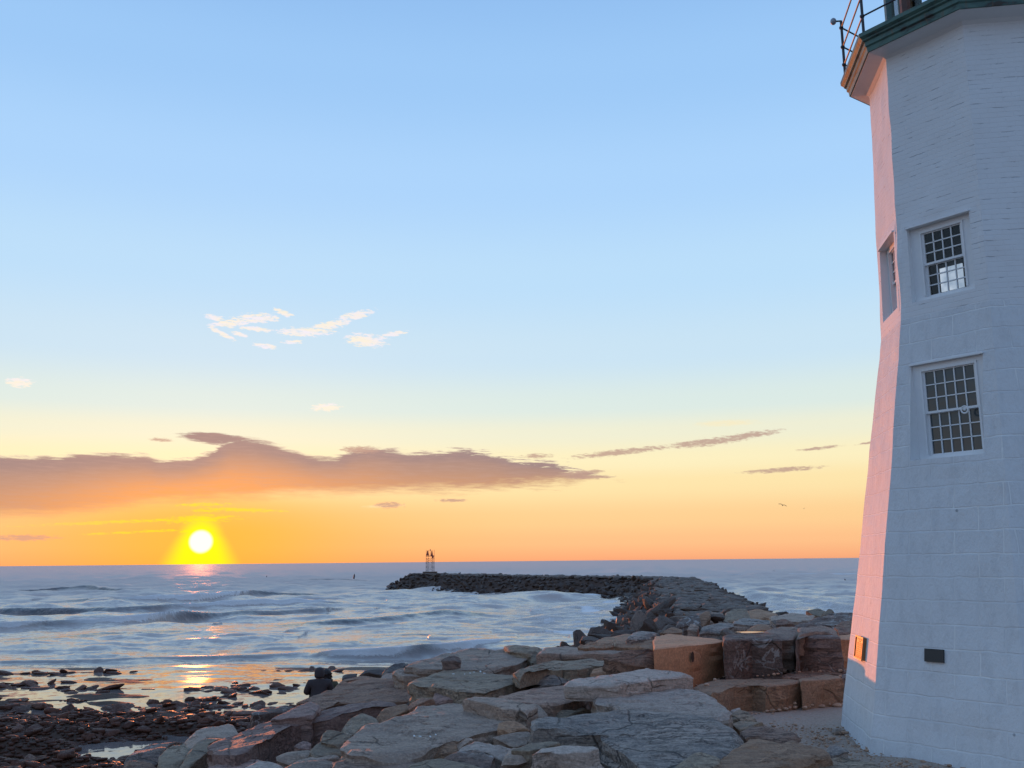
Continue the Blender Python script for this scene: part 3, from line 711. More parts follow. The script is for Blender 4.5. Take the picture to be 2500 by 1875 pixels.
def beach(p):
    y = p[:, 1] + 0.12 * (p[:, 0] + 8)
    z = np.interp(y, [10, 16, 20, 24, 28, 31, 34, 44, 52, 62, 90], [.8, .40, .15, .05, .018, -.015, -.03, -.05, -.35, -1.2, -2.5])
    n = fbm(np.c_[p * np.array([.6, 1.05]), np.zeros(len(p))], 3) - .5
    n2 = fbm(np.c_[p * 1.7 + 40, np.zeros(len(p))], 3) - .5
    amp = np.interp(y, [16, 20, 27, 31, 36, 42, 46], [.5, .95, 1.0, .42, .2, .12, .03])
    return z + n * amp + n2 * amp * .22
def ground_z(p):
    p = np.asarray(p, float)
    ex = np.interp(p[:, 1], EDGE[:, 1], EDGE[:, 0])
    w = sstep(-1.0, .6, p[:, 0] - ex)
    z = beach(p) * (1 - w) + mound(p) * w
    far = sstep(44, 56, p[:, 1]) 
    z = z * (1 - far) + far * np.minimum(z, -1.2)
    return np.maximum(z, bw_height(p) - .25)
xs = np.concatenate([[-6000, -2000, -600, -200, -90], np.arange(-50, -18, 1.0), np.arange(-18, 24, .2), np.arange(24, 50, 1.0), [90, 200, 600, 2000, 6000]])
ys = np.concatenate([[-6000, -2000, -600, -200, -60, -20], np.arange(-6, 8, 1.0), np.arange(8, 50, .2), np.arange(50, 185, .8), [220, 400, 1000, 3000]])
gx, gy = np.meshgrid(xs, ys)
GP = np.c_[gx.ravel(), gy.ravel()]
gz = ground_z(GP)
yard = sstep(.3, -.3, np.abs(gz - 2.12) - .12) * (GP[:, 0] > 2.2) * (GP[:, 1] < 17) if False else ((GP[:, 0] > 2.6) & (GP[:, 1] < 16.8)).astype(float)
gz = np.where(yard > 0, np.minimum(np.maximum(gz, 2.02), 2.1) + .03 * (fbm(np.c_[GP * 1.2, GP[:, :1] * 0], 3) - .5), gz)
farout = (np.abs(GP[:, 0]) > 60) | (GP[:, 1] < -10) | (GP[:, 1] > 190)
gz = np.where(farout & (GP[:, 1] > 12), -3, gz)
gz = np.where(farout & (GP[:, 1] <= 12), 1.6, gz)
nx, ny = len(xs), len(ys)
idx = np.arange(nx * ny).reshape(ny, nx)
GF = np.stack([idx[:-1, :-1], idx[:-1, 1:], idx[1:, 1:], idx[1:, :-1]], -1).reshape(-1, 4)
gm, nt, b = new_mat('ground_material')
geo = nt.node('ShaderNodeNewGeometry')
P_ = geo.outputs['Position']
at = nt.node('ShaderNodeAttribute', attribute_name='yard')
n1 = nt.noise(P_, 1.6, 5, .6); n2 = nt.noise(P_, 22, 5, .7); n3 = nt.voro(P_, 16, 'F1')
dark = nt.mix(n1, (.062, .033, .022), (.115, .066, .047))
dark = nt.mix(nt.ss(.45, .75, n2) * .5, dark, (.17, .13, .12))
grav = nt.mix(n1, (.33, .23, .17), (.43, .31, .24))
grav = nt.mix(nt.ss(.4, .7, n2) * .6, grav, (.50, .39, .32))
grav = nt.mix((1 - nt.ss(.1, .35, n3)) * .35, grav, (.12, .10, .09))
nt.put(b.inputs['Base Color'], nt.mix(X(nt, at.outputs['Fac']), dark, grav))
zz = nt.sep(P_)[2]
b.inputs['Specular IOR Level'].default_value = .2
nt.put(b.inputs['Roughness'], .6 + .3 * nt.ss(-.03, .05, zz))
nt.put(b.inputs['Normal'], nt.bump(n2 * .5 + n3 * .6 + n1 * .3, .8, .02))
gme = mesh_np('ground', np.c_[GP, gz], GF)
at_ = gme.attributes.new('yard', 'FLOAT', 'POINT'); at_.data.foreach_set('value', yard.astype(np.float32))
tag(link('ground', gme, gm), kind='structure')

# ------------------------------------------------------------------ sea
c6 = lambda x, y: (x * .5425, 1360 + y * .5425)
# crest: (points in the photo, height of the crest in metres, foam along it, steepness)
CRESTS = [
    ([(-60,158),(0,156),(150,146),(270,137),(400,131),(520,143),(640,152),(720,158)], [0,.25,.5,.75,.95,.65,.3,0], [0,0,0,.1,.15,.05,0,0], 1.0),
    ([(250,195),(420,186),(560,184),(700,176),(800,171),(900,168),(1060,158),(1130,153),(1220,159),(1330,164),(1500,166)], [0,.35,.6,.8,.85,.85,.9,.9,.6,.4,0], [0,.2,.8,1,1,1,1,.5,.05,0,0], .8),
    ([(-60,232),(0,232),(300,231),(500,229),(700,221),(850,212),(1000,203),(1200,194),(1440,190),(1500,200),(1620,206)], [.3,.4,.45,.5,.6,.65,.7,.75,.75,.4,0], [0,0,.1,.2,.4,.8,1,1,1,.6,0], .8),
    ([(-60,300),(0,298),(120,293),(240,290),(400,281),(560,272),(680,260),(800,251),(900,253),(1000,249),(1200,240),(1480,230),(1560,228)], [.4,.45,.5,.4,.5,.65,.75,.7,.55,.5,.45,.4,0], [.7,.8,.9,.4,.8,1,1,.6,.1,.2,.4,.5,0], .8),
    ([(1150,305),(1300,297),(1500,284),(1700,270),(1900,252),(2000,238),(2060,240),(2150,250),(2230,255)], [0,.2,.3,.35,.4,.55,.5,.25,0], [0,0,.05,.05,.1,.2,.1,0,0], 1.0),
    ([(0,372),(300,355),(450,342),(600,338),(800,330),(1000,325),(1100,328)], [.08,.16,.22,.2,.16,.12,0], [0,.05,.1,.05,0,0,0], 1.2),
    ([(1400,432),(1500,420),(1650,416),(1800,405),(1900,392),(2000,386),(2120,376),(2230,372),(2330,368)], [.05,.28,.33,.38,.45,.42,.38,.3,.1], [.2,.8,.9,.8,.4,.8,1,1,.6], .55),
    ([(1240,110),(1320,105),(1420,99),(1500,98),(1600,102),(1700,108)], [0,.1,.3,.35,.2,0], [0,0,.3,.6,.2,0], 1.4),
    ([(1440,382),(1520,375),(1600,377),(1680,384)], [0,.14,.14,0], [0,0,0,0], .7),
    ([(1560,360),(1700,352),(1850,346),(2000,340)], [0,.12,.12,0], [0,0,0,0], .8),
    ([(0,466),(300,462),(600,452),(900,445),(1150,440),(1330,430),(1450,425)], [.04,.06,.07,.08,.08,.06,0], [.35,.3,.4,.45,.5,.6,0], .3),
    ([(3400,62),(3520,57),(3640,62)], [0,.6,0], [0,.7,0], 1.2),
    ([(3200,78),(3400,77),(3860,74)], [0,.3,.35], [.3,1,1], 1.0),
]
# azimuth columns and distance rows of the sea sheet
azs = np.radians(np.concatenate([np.linspace(-100, -31, 36)[:-1], np.linspace(-31, 31, 800), np.linspace(31, 100, 36)[1:]]))
rs = np.concatenate([[6, 12, 15], np.geomspace(17, 330, 880), np.geomspace(330, 2500, 90)[1:], np.geomspace(2500, 40000, 25)[1:]])
ra, aa = np.meshgrid(rs, azs)
sx_, sy_ = (ra * np.sin(aa)).ravel(), (ra * np.cos(aa)).ravel()
rr = ra.ravel()
cell = rr * .0045
amp_far = 1 - sstep(220, 1200, rr)
calm = sstep(33, 60, sy_ + .1 * (sx_ + 8))
z = np.zeros(len(rr))
rg = np.random.default_rng(3)
for k in range(46):
    lam = 1.1 * 1.075 ** k * rg.uniform(.9, 1.1)
    th = math.radians(-90 + rg.normal(0, 32))
    kx, ky = 2 * math.pi / lam * math.cos(th), 2 * math.pi / lam * math.sin(th)
    w = sstep(2.2, 5.0, lam / cell)
    A = .0085 * lam ** .62
    z += w * A * np.sin(kx * sx_ + ky * sy_ + rg.uniform(0, 6.28) + 1.5 * vnoise(np.c_[sx_ * .02, sy_ * .02, np.full(len(rr), k * 3.1)]))
z *= calm * amp_far * (1 + .6 * sstep(60, 140, rr))
foam = np.zeros(len(rr)); glassy = np.zeros(len(rr))
mist = vnoise(np.c_[sx_ * .35, sy_ * .2, np.full(len(rr), 5.5)])
for pts, H, Fm, wd in CRESTS:
    W3 = np.array([atz(*c6(x, y), max(h, .05) * .9) for (x, y), h in zip(pts, H)])
    o = np.argsort(W3[:, 0]); xs_, ys_ = W3[o, 0], W3[o, 1]
    H_, F_ = np.array(H)[o], np.array(Fm)[o]
    inx = (sx_ > xs_[0] - 3) & (sx_ < xs_[-1] + 3)
    i = np.nonzero(inx & (np.abs(sy_ - np.interp(sx_, xs_, ys_)) < 16))[0]
    if not len(i): continue
    X_, Y_ = sx_[i], sy_[i]
    wob = (fbm(np.c_[X_ * .25, np.zeros(len(i)), np.full(len(i), 3.3)], 3) - .5) * 1.6 * wd
    d = Y_ - np.interp(X_, xs_, ys_) + wob
    h = np.interp(X_, xs_, H_, left=0, right=0)
    fo = np.interp(X_, xs_, F_, left=0, right=0)
    h = h * (.82 + .36 * vnoise(np.c_[X_ * .6, np.zeros(len(i)), np.full(len(i), 8.1)]))
    wf, wb = 1.25 * wd, 4.4 * wd
    prof = np.where(d < 0, np.exp(-(d / wf) ** 2), np.exp(-(d / wb) ** 2))
    lump = fbm(np.c_[X_ * 1.5, Y_ * 1.5, np.zeros(len(i))], 3) - .5
    z[i] = np.maximum(z[i], 0) * (1 - prof) + z[i] * 0 + np.where(prof > .02, prof * h, 0) + z[i] * 0 + lump * .14 * h * fo * np.exp(-((d + .3) / (1.2 * wd)) ** 2) + np.minimum(z[i], 0) * (1 - prof)
    band = np.where(d < .25 * wd, np.exp(-((d - .0) / (1.5 * wd)) ** 2), np.exp(-((d - .25 * wd) / (.55 * wd)) ** 2))
    foam[i] = np.maximum(foam[i], fo * np.minimum(1.15, band * 1.35))
    gl_ = np.where(d < 0, np.exp(-((d + .5 * wf) / (.9 * wf)) ** 2), np.exp(-((d + .5 * wf) / (.45 * wf)) ** 2)) * np.minimum(1, h / .22) * (1 - .75 * np.clip(fo, 0, 1))
    glassy[i] = np.maximum(glassy[i], gl_)
    trail = np.where(d < 0, np.exp(-(d / (4.5 * wd)) ** 2), np.exp(-(d / (7 * wd)) ** 2)) * .5 * fo
    foam[i] = np.maximum(foam[i], trail)
# foam washing round the breakwater's foot and lying in the bay
s_, d_, _z, al_ = bw_dist(np.c_[sx_, sy_])
toe = np.exp(-((d_ - 8.2) / 2.2) ** 2) * (s_ < 0) * (sy_ > 46) + np.exp(-((d_ - 6.2) / 1.0) ** 2) * (s_ > 0) * .6
foam = np.maximum(foam, toe * (.15 + .75 * sstep(.4, .7, mist)))
bay = sstep(50, 62, sy_) * (1 - sstep(100, 150, sy_)) * (.36 + .20 * sstep(-14, 6, sx_))
foam = np.maximum(foam, bay)
foam = np.maximum(foam, .24 * sstep(150, 170, rr) * (1 - sstep(230, 330, rr)) * (sx_ > 5))
foam = np.minimum(foam, .98) * sstep(34, 40, sy_)
nA, nR = len(azs), len(rs)
idx = np.arange(nA * nR).reshape(nA, nR)
SF = np.stack([idx[:-1, :-1], idx[:-1, 1:], idx[1:, 1:], idx[1:, :-1]], -1).reshape(-1, 4)
SF = SF[:, ::-1]
sme = mesh_np('sea', np.c_[sx_, sy_, z], SF)
ga_ = sme.attributes.new('glassy', 'FLOAT', 'POINT'); ga_.data.foreach_set('value', glassy.astype(np.float32))
fa = sme.attributes.new('foam', 'FLOAT', 'POINT'); fa.data.foreach_set('value', foam.astype(np.float32))
wm_, nt, b = new_mat('sea_water')
P_ = nt.node('ShaderNodeNewGeometry').outputs['Position']
px_, py_, pz_ = nt.sep(P_)
dist = nt.vec('LENGTH', P_)
f_at = X(nt, nt.node('ShaderNodeAttribute', attribute_name='foam').outputs['Fac'])
rip = nt.noise(nt.comb(px_ * .55, py_ * 1.5, 0.0), 2.4, 5, .62)
rip2 = nt.noise(nt.comb(px_ * .12, py_ * .45, 2.0), 1.0, 5, .6)
rip3 = nt.noise(nt.comb(px_ * .9, py_ * 1.6, 4.0), 9.0, 3, .6)
calm_n = nt.ss(33, 56, py_)
fn = nt.noise(nt.comb(px_ * .45, py_ * .9, 0.0), 1.3, 7, .68)
fn2 = nt.noise(nt.comb(px_ * 1.0, py_ * 1.5, 6.0), 5.5, 5, .7)
fm = nt.ss(0.0, .22, f_at + (fn * .55 + fn2 * .45 - .5) * 1.7 - .5)
f_cl = X(nt, nt.node('ShaderNodeAttribute', attribute_name='glassy').outputs['Fac'])
fm = fm * (1 - f_cl * .8)
nt.put(b.inputs['Base Color'], nt.mix(f_cl * nt.ss(.28, .55, fn * .6 + fn2 * .4), nt.mix(fm, nt.mix(nt.ss(36, 62, py_), (.22, .17, .155), nt.mix(nt.ss(90, 330, dist), (.52, .385, .325), (.74, .53, .44))), (.95, .83, .78)), (.055, .045, .045)))  # pink glow of lit froth and bright water is put into these base colours
nt.put(b.inputs['Roughness'], nt.mix(fm, .05 + calm_n * .13 + nt.ss(70, 320, dist) * .5, (.8, .8, .8)))
b.inputs['IOR'].default_value = 1.4
# small chop: slopes taken straight from noise so that it stays as rough far out as close by
ca_ = nt.noise(nt.comb(px_ * .8, py_ * 1.0, 0.0), 2.2, 4, .65, out=1)
cb_ = nt.noise(nt.comb(px_ * .35, py_ * .8, 3.0), 1.0, 4, .6, out=1)
half = (.5, .5, .5)
def scaled(v, k):
    n = nt.node('ShaderNodeVectorMath', operation='SCALE'); nt.put(n.inputs[0], v); nt.put(n.inputs['Scale'], k); return X(nt, n.outputs[0])
sl_ = nt.vec('ADD', scaled(nt.vec('SUBTRACT', ca_, half), .10 + .58 * calm_n), scaled(nt.vec('SUBTRACT', cb_, half), .03 + .34 * calm_n))
sl_ = nt.vec('MULTIPLY', sl_, (.75, 1.0, 0.0))
gn = nt.node('ShaderNodeNewGeometry').outputs['Normal']
nrm_ = nt.vec('NORMALIZE', nt.vec('ADD', gn, sl_))
nt.put(b.inputs['Normal'], nt.bump(fn2 * fm, .8, .08, nrm_))
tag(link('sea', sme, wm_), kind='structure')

# ------------------------------------------------------------------ loose rocks: a set of angular shapes
def ico(sub):
    bm = bmesh.new()
    bmesh.ops.create_icosphere(bm, subdivisions=sub, radius=1)
    v = np.array([p.co for p in bm.verts]); f = np.array([[q.index for q in p.verts] for p in bm.faces])
    bm.free()
    return v, f
def rock_shape(seed, sub=3, planes=12, rnd=.25, noise=.07, flat=(1, 1, 1)):
    r = np.random.default_rng(seed)
    v, f = ico(sub)
    n = r.normal(size=(planes, 3)); n /= np.linalg.norm(n, axis=1, keepdims=True)
    n[0] = (0, 0, 1)
    h = r.uniform(1 - rnd * 1.6, 1, planes)
    d = v @ n.T
    rad = np.min(np.where(d > .05, h / np.maximum(d, .05), 1.35), axis=1)
    rad = np.minimum(rad, 1.3)
    rad = rad * (1 + noise * (fbm(v * 2.1 + seed * 3.1, 4) - .5) * 2)
    return v * rad[:, None] * np.array(flat), f
def merge(parts):
    V, F, n = [], [], 0
    for v, f in parts:
        V.append(v); F.append(f + n); n += len(v)
    return np.vstack(V), np.vstack(F)
def rotz(v, a, tilt=(0, 0)):
    m = Matrix.Rotation(a, 3, 'Z') @ Matrix.Rotation(tilt[0], 3, 'X') @ Matrix.Rotation(tilt[1], 3, 'Y')
    return v @ np.array(m).T
def in_view(p, m=60):
    q = np.asarray(p) - EYE
    zc = q @ _f
    x = 1250 + FPX * (q @ _r) / zc; y = 937.5 - FPX * (q @ _u) / zc
    return (zc > 0) & (x > -m) & (x < 2500 + m) & (y > 0) & (y < 1875 + m), x, y
ANG = [rock_shape(100 + k, 3, 10 + k % 4, .34, .05, (1.2, .85, .75)) for k in range(12)]
ANG2 = [rock_shape(100 + k, 2, 10 + k % 4, .34, .05, (1.2, .85, .75)) for k in range(12)]
FLAT2 = [rock_shape(200 + k, 2, 10, .25, .05, (1.15, .9, .42)) for k in range(10)]
FLAT = [rock_shape(200 + k, 3, 10, .25, .05, (1.15, .9, .42)) for k in range(10)]
RND = [rock_shape(300 + k, 3, 15, .26, .16, (1.15, .9, .6)) for k in range(8)]
LOW = [rock_shape(400 + k, 2, 13, .28, .18, (1.15, .9, .55)) for k in range(8)]
def mesh_of(lst, name, mat, smooth=False):
    out = []
    for v, f in lst:
        me = mesh_np(name, v, f, smooth); me.materials.append(mat); out.append(me)
    return out
LOW2 = [rock_shape(400 + k, 1, 13, .28, .18, (1.15, .9, .55)) for k in range(8)]
M_ANG, M_CREST = mesh_of(ANG, 'boulder', R['jetty']), mesh_of(FLAT, 'boulder', R['crest'])
M_ANGC = mesh_of(ANG, 'boulder', R['crest']); M_WET = mesh_of(ANG, 'boulder', R['wetdark'])
M_BEACH = mesh_of(RND, 'beach_stone', R['beach'], True)
# boulders over the breakwater and the rock field
cand = []
rg = np.random.default_rng(11)
def scatter(n, fx, fy, dmin, ok, rad):
    pts = []
    grid = {}
    for _ in range(n):
        p = np.array([rg.uniform(*fx), rg.uniform(*fy)])
        key = (int(p[0] // dmin), int(p[1] // dmin))
        if any(np.hypot(*(p - q)) < dmin for i in (-1, 0, 1) for j in (-1, 0, 1) for q in grid.get((key[0] + i, key[1] + j), ())): continue
        if not ok(p): continue
        grid.setdefault(key, []).append(p)
        pts.append(p)
    return np.array(pts)
def not_on_slab(p, k=.85):
    return all(np.hypot(p[0] - s[0], p[1] - s[1]) > s[4] * k for s in SLABINFO)
bw_ok = lambda p: True
allp = scatter(80000, (-26, 30), (30, 180), .68, lambda p: p[1] > 30 and (lambda s, d, zc, al: (d[0] < (8.6 if s[0] < 0 else 7.2)))(*bw_dist(np.array([p]))), 1)
field = scatter(9000, (.5, 17), (17, 38), .62, lambda p: not_on_slab(p, .75) and ground_z(np.array([p]))[0] > -.3, 1)
P2 = np.vstack([allp, field])
s_, d_, zc_, al_ = bw_dist(P2)
hz = ground_z(P2)
onbw = np.arange(len(P2)) < len(allp)
SKX = [1100, 1130, 1250, 1380, 1440, 1470, 1540, 1600, 1760, 1900, 1960, 2100]
SKY = [1640, 1612, 1590, 1556, 1524, 1500, 1478, 1470, 1470, 1490, 1502, 1502]
for i, p in enumerate(P2):
    crest = onbw[i] and d_[i] < 2.5
    size = rg.uniform(.36, .64) * (1.1 if crest else 1.0)
    if onbw[i] and not crest: size *= rg.uniform(.75, 1.2)
    if p[1] > 105: size *= .85
    if not onbw[i]: size = rg.uniform(.26, .50)
    zz = hz[i] + (.16 if onbw[i] else .0) + (0.03 * rg.normal() if crest else .05 * rg.normal())
    if not onbw[i] or p[1] < 52:
        zz = min(zz, 2.6)
        tp = np.array([p[0], p[1], zz + size * 1.05]) - EYE
        Xp, Yp = 1250 + FPX * (tp @ _r) / (tp @ _f), 937.5 - FPX * (tp @ _u) / (tp @ _f)
        if Yp < np.interp(Xp, SKX, SKY): continue
        if not onbw[i] and ((Xp > 1500 and Yp > 1545) or Xp < 1250 or (Xp < 1500 and Yp > 1562)): continue
    cand.append((p[0], p[1], zz, size, crest, s_[i], onbw[i], al_[i]))
arr = np.array([c[:3] for c in cand])
vis, vx, vy = in_view(arr, 20)
appar = np.array([c[3] for c in cand]) / np.maximum(arr[:, 1], 1)
# rocks hidden behind the crest from here still get built, in the mass
hidden = np.array([(c[6] and c[5] > 0 and c[7] > 105) for c in cand])
score = np.where(vis & ~hidden, appar, 0)
order = np.argsort(-score)
LAB = {'crest': 'flat topped grey rock paving the breakwater crest', 'bay': 'dark angular boulder on the bay side slope of the breakwater', 'sea': 'dark boulder along the open sea edge of the breakwater', 'field': 'grey broken rock in the rubble between the sea wall blocks and breakwater'}
GRP = {'crest': 'paving rocks of the breakwater crest', 'bay': 'boulders of the bay side slope', 'sea': 'boulders of the sea side slope', 'field': 'broken rocks behind the sea wall blocks'}
mass = []
for rank, i in enumerate(order):
    x, y, zz, size, crest, sd_, on, al = cand[i]
    a = rg.uniform(0, 6.28)
    low = zz < .55
    tl = (rg.normal() * .08, rg.normal() * .08) if crest else (rg.normal() * .45, rg.normal() * .45)
    kind = 'crest' if crest else ('field' if not on else ('bay' if sd_ < 0 else 'sea'))
    sc = np.array([size * rg.uniform(.9, 1.3), size * rg.uniform(.75, 1.05), size * (rg.uniform(.8, 1.0) if crest else rg.uniform(.6, .9))])
    k = int(rg.integers(0, 10))
    if rank < 215 and score[i] > 0:
        me = (M_WET if low and on else (M_CREST if crest else (M_ANGC if kind == 'field' else M_ANG)))[k]
        o = bpy.data.objects.new('boulder', me)
        COL.objects.link(o)
        o.location = (x, y, zz)
        o.rotation_euler = (tl[0], tl[1], a)
        o.scale = sc
        tag(o, LAB[kind], 'boulder', GRP[kind])
    else:
        v, f = (FLAT2 if crest else ANG2)[k]
        mass.append((low and on, crest or kind == 'field', rotz(v * sc, a, tl) + np.array([x, y, zz]), f))
parts = [(v, f) for _l, _c, v, f in mass]
V, F = merge(parts)
rme = mesh_np('breakwater_rubble', V, F, False)
rme.materials.append(R['jetty']); rme.materials.append(R['crest']); rme.materials.append(R['wetdark'])
mi = np.concatenate([np.full(len(f), 2 if l else (1 if c else 0), np.int32) for l, c, v, f in mass])
rme.polygons.foreach_set('material_index', mi)
tag(link('breakwater_rubble', rme), 'distant mass of dark rocks forming the far breakwater', 'rubble', kind='stuff')

# ------------------------------------------------------------------ beach stones
bs = scatter(200000, (-16, 0), (18.5, 34), .102, lambda p: p[0] < np.interp(p[1], EDGE[:, 1], EDGE[:, 0]) + .5, 1)
keep = fbm(np.c_[bs * .6, np.zeros(len(bs))], 3)
yy = bs[:, 1] + .12 * (bs[:, 0] + 8)
bs = bs[(ground_z(bs) > np.interp(bs[:, 1], [24, 29], [-.09, -.03])) & (keep > np.interp(yy, [18, 26, 29, 31, 34], [.0, .0, .36, .52, .66]))]
far_s = scatter(5200, (-24, 2), (30, 43), .36, lambda p: p[0] < np.interp(p[1], EDGE[:, 1], EDGE[:, 0]) + .3, 1)
kf = fbm(np.c_[far_s * np.array([.22, .5]), np.full(len(far_s), 4.4)], 3)
far_s = far_s[(kf > np.interp(far_s[:, 1] + .12 * (far_s[:, 0] + 8), [30, 34, 37, 41, 43], [.50, .54, .47, .48, .60]) + .14 * sstep(-9, -4, far_s[:, 0]))]
B = np.vstack([bs, far_s])
bz = ground_z(B)
isfar = np.arange(len(B)) >= len(bs)
size = np.where(isfar, rg.uniform(.10, .34, len(B)), np.exp(rg.normal(-2.62, .40, len(B))).clip(.04, .21))
bz = np.where(isfar, np.maximum(bz, -.06), bz)
vis, vx, vy = in_view(np.c_[B, bz], 10)
sc_ = np.where(vis, size / B[:, 1], 0)
order = np.argsort(-sc_)
mass = []
for rank, i in enumerate(order):
    k = int(rg.integers(0, 8)); a = rg.uniform(0, 6.28); s = size[i] * np.array([rg.uniform(.9, 1.35), rg.uniform(.8, 1.1), rg.uniform(.85, 1.25) if not isfar[i] else rg.uniform(.35, .7)])
    loc = (B[i, 0], B[i, 1], bz[i] + s[2] * .22)
    if rank < 290 and sc_[i] > 0:
        o = bpy.data.objects.new('beach_stone', M_BEACH[k]); COL.objects.link(o)
        o.location, o.scale, o.rotation_euler = loc, s, (rg.normal() * .2, rg.normal() * .2, a)
        if isfar[i]: tag(o, 'dark weedy stone standing in the shallow water off the beach', 'stone', 'stones in the shallows')
        else: tag(o, 'dark rounded stone on the wet pebble beach', 'stone', 'rounded stones of the beach')
    else:
        v, f = (LOW if rank < 1500 else LOW2)[k]
        mass.append((rotz(v * s, a) + np.array(loc), f))
V, F = merge(mass)
tag(link('pebbles', mesh_np('pebbles', V, F, True), R['beach']), 'dark wet shingle covering the beach below the sea wall', 'shingle', kind='stuff')

# coarse grit lying on the trodden gravel yard
gp = scatter(9000, (2.9, 6.2), (10.0, 16.2), .05, lambda p: True, 1)
gp = gp[:2600]
mass = []
gzz = ground_z(gp)
for p in gp:
    k = int(rg.integers(0, 8)); v, f = LOW2[k]; s_q = float(np.exp(rg.normal(-4.15, .45)))
    mass.append((rotz(v * s_q, rg.uniform(0, 6.28)) + np.array([p[0], p[1], 2.085 + .03 * (fbm(np.array([[p[0] * 1.2, p[1] * 1.2, p[0] * 0]]), 3)[0] - .5)]), f))
V, F = merge(mass)
tag(link('gravel', mesh_np('gravel', V, F, True), R['pebble']), 'loose grit on the yard at the lighthouse foot', 'gravel', kind='stuff')
# ------------------------------------------------------------------ lighthouse
LC = np.array([7.0269, 13.5086]); TH = 3.3869
Z0, Z1, Z2 = 2.1, 7.7478, 11.7625
RZ = lambda z: np.interp(z, [Z0, Z1, Z2], [2.6176, 1.6411, 1.5153]) + (np.maximum(0, Z0 - np.asarray(z, float)) * .173)
def corner(i, R_, z):
    a = TH + i * math.pi / 4
    return np.array([LC[0] + R_ * math.cos(a), LC[1] + R_ * math.sin(a), z])
def face_axes(i):
    a = TH + (i + .5) * math.pi / 4
    n = np.array([math.cos(a), math.sin(a), 0]); t = np.array([-math.sin(a), math.cos(a), 0])
    return n, t
def on_face(i, u, z, out=0.0):
    """point on face i: u metres along from its middle, height z, pushed out"""
    n, t = face_axes(i)
    ap = float(RZ(z)) * math.cos(math.pi / 8)
    return np.array([LC[0], LC[1], 0]) + n * (ap + out) + t * u + np.array([0, 0, z])
lh = empty('lighthouse', (LC[0], LC[1], Z0), 'tall white painted octagonal lighthouse with green copper gallery, pink sunlight on one side', 'lighthouse')
LO = np.array([LC[0], LC[1], Z0])
# window openings: face, middle, bottom, top, half width
OPEN = {0: [(.02, 5.76, 7.08, .50), (.0, 7.96, 9.05, .45)], -1: [(.0, 7.98, 9.12, .45)]}
def wall_mat(name, bw, bh, mortar, bstr, dist, gran):
    m, nt, b = new_mat(name)
    uv = nt.node('ShaderNodeUVMap').outputs[0]
    P_ = nt.node('ShaderNodeTexCoord').outputs['Object']
    wob = nt.node('ShaderNodeVectorMath', operation='SCALE')
    nt.put(wob.inputs[0], nt.noise(P_, 3.0 if gran else 7.0, 3, .6, out=1)); wob.inputs['Scale'].default_value = .05 if gran else .02
    uvw = nt.vec('ADD', uv, wob.outputs[0])
    br = nt.node('ShaderNodeTexBrick')
    nt.put(br.inputs['Vector'], uvw)
    for k_, v_ in dict(Scale=1.0).items(): br.inputs[k_].default_value = v_
    br.inputs['Mortar Size'].default_value = mortar
    br.inputs['Mortar Smooth'].default_value = .35
    br.inputs['Brick Width'].default_value = bw; br.inputs['Row Height'].default_value = bh
    br.inputs['Color1'].default_value = (.45, .45, .45, 1); br.inputs['Color2'].default_value = (.62, .62, .62, 1)
    fac = X(nt, br.outputs['Fac']); bc = br.outputs['Color']
    big = nt.noise(P_, .8, 4, .55); mid = nt.noise(P_, 5, 5, .62); fine = nt.noise(nt.vec('MULTIPLY', P_, (1, 1, .45)), 30, 5, .65)
    gap = nt.ss(.50, .62, nt.noise(nt.vec('MULTIPLY', uvw, (1.2, 3.0, 1)), 1.9, 4, .6))
    base = nt.mix(big, (.70, .70, .71), (.77, .76, .755))
    base = nt.mix(nt.ss(.55, .75, mid) * .25, base, (.68, .69, .70))
    if gran:
        base = nt.mix(.10, base, (.2, .2, .2))
        base = nt.mix(fac * nt.ss(.40, .58, nt.noise(P_, 1.3, 3, .6)) * .5, base, (.87, .86, .83))
        base = nt.mix((1 - fac) * nt.ss(.45, .7, nt.noise(nt.vec('MULTIPLY', P_, (1, 1, .25)), 9, 4, .6)) * .22, base, (.42, .42, .43))
        h = fac * gap * -.4 + mid * .5 + (1 - fac) * (fine * 1.9 + .35) + nt.sep(bc)[0] * .9
    else:
        hole = fac * gap
        row = nt.math('PINGPONG', nt.sep(uvw)[1] * (1 / .072), .5)
        dash = (1 - nt.ss(.03, .13, row)) * nt.ss(.56, .63, nt.noise(nt.vec('MULTIPLY', uvw, (2.2, 9.0, 1)), 1.6, 4, .6))
        base = nt.mix(dash * .6, base, (.30, .31, .33))  # shading of the recessed mortar put into the colour as dark dashes
        h = nt.math('MULTIPLY', fac, -.16) + dash * -.8 + fine * .25 + mid * .35 + nt.sep(bc)[0] * .8
    chip = 1 - nt.ss(.02, .05, nt.voro(P_, 1.9, 'F1'))
    base = nt.mix(chip * .7, base, (.2, .2, .21))
    nt.put(b.inputs['Base Color'], base)
    b.inputs['Roughness'].default_value = .62
    nt.put(b.inputs['Normal'], nt.bump(h, bstr, dist))
    return m
WBRICK = wall_mat('painted_brick', .21, .072, .008, .55, .008, False)
WGRAN = wall_mat('painted_granite', .62, .285, .012, .55, .014, True)
WHITE = plain('white_paint', (.78, .78, .78), .5, var=.05, scale=14, bump=.002)
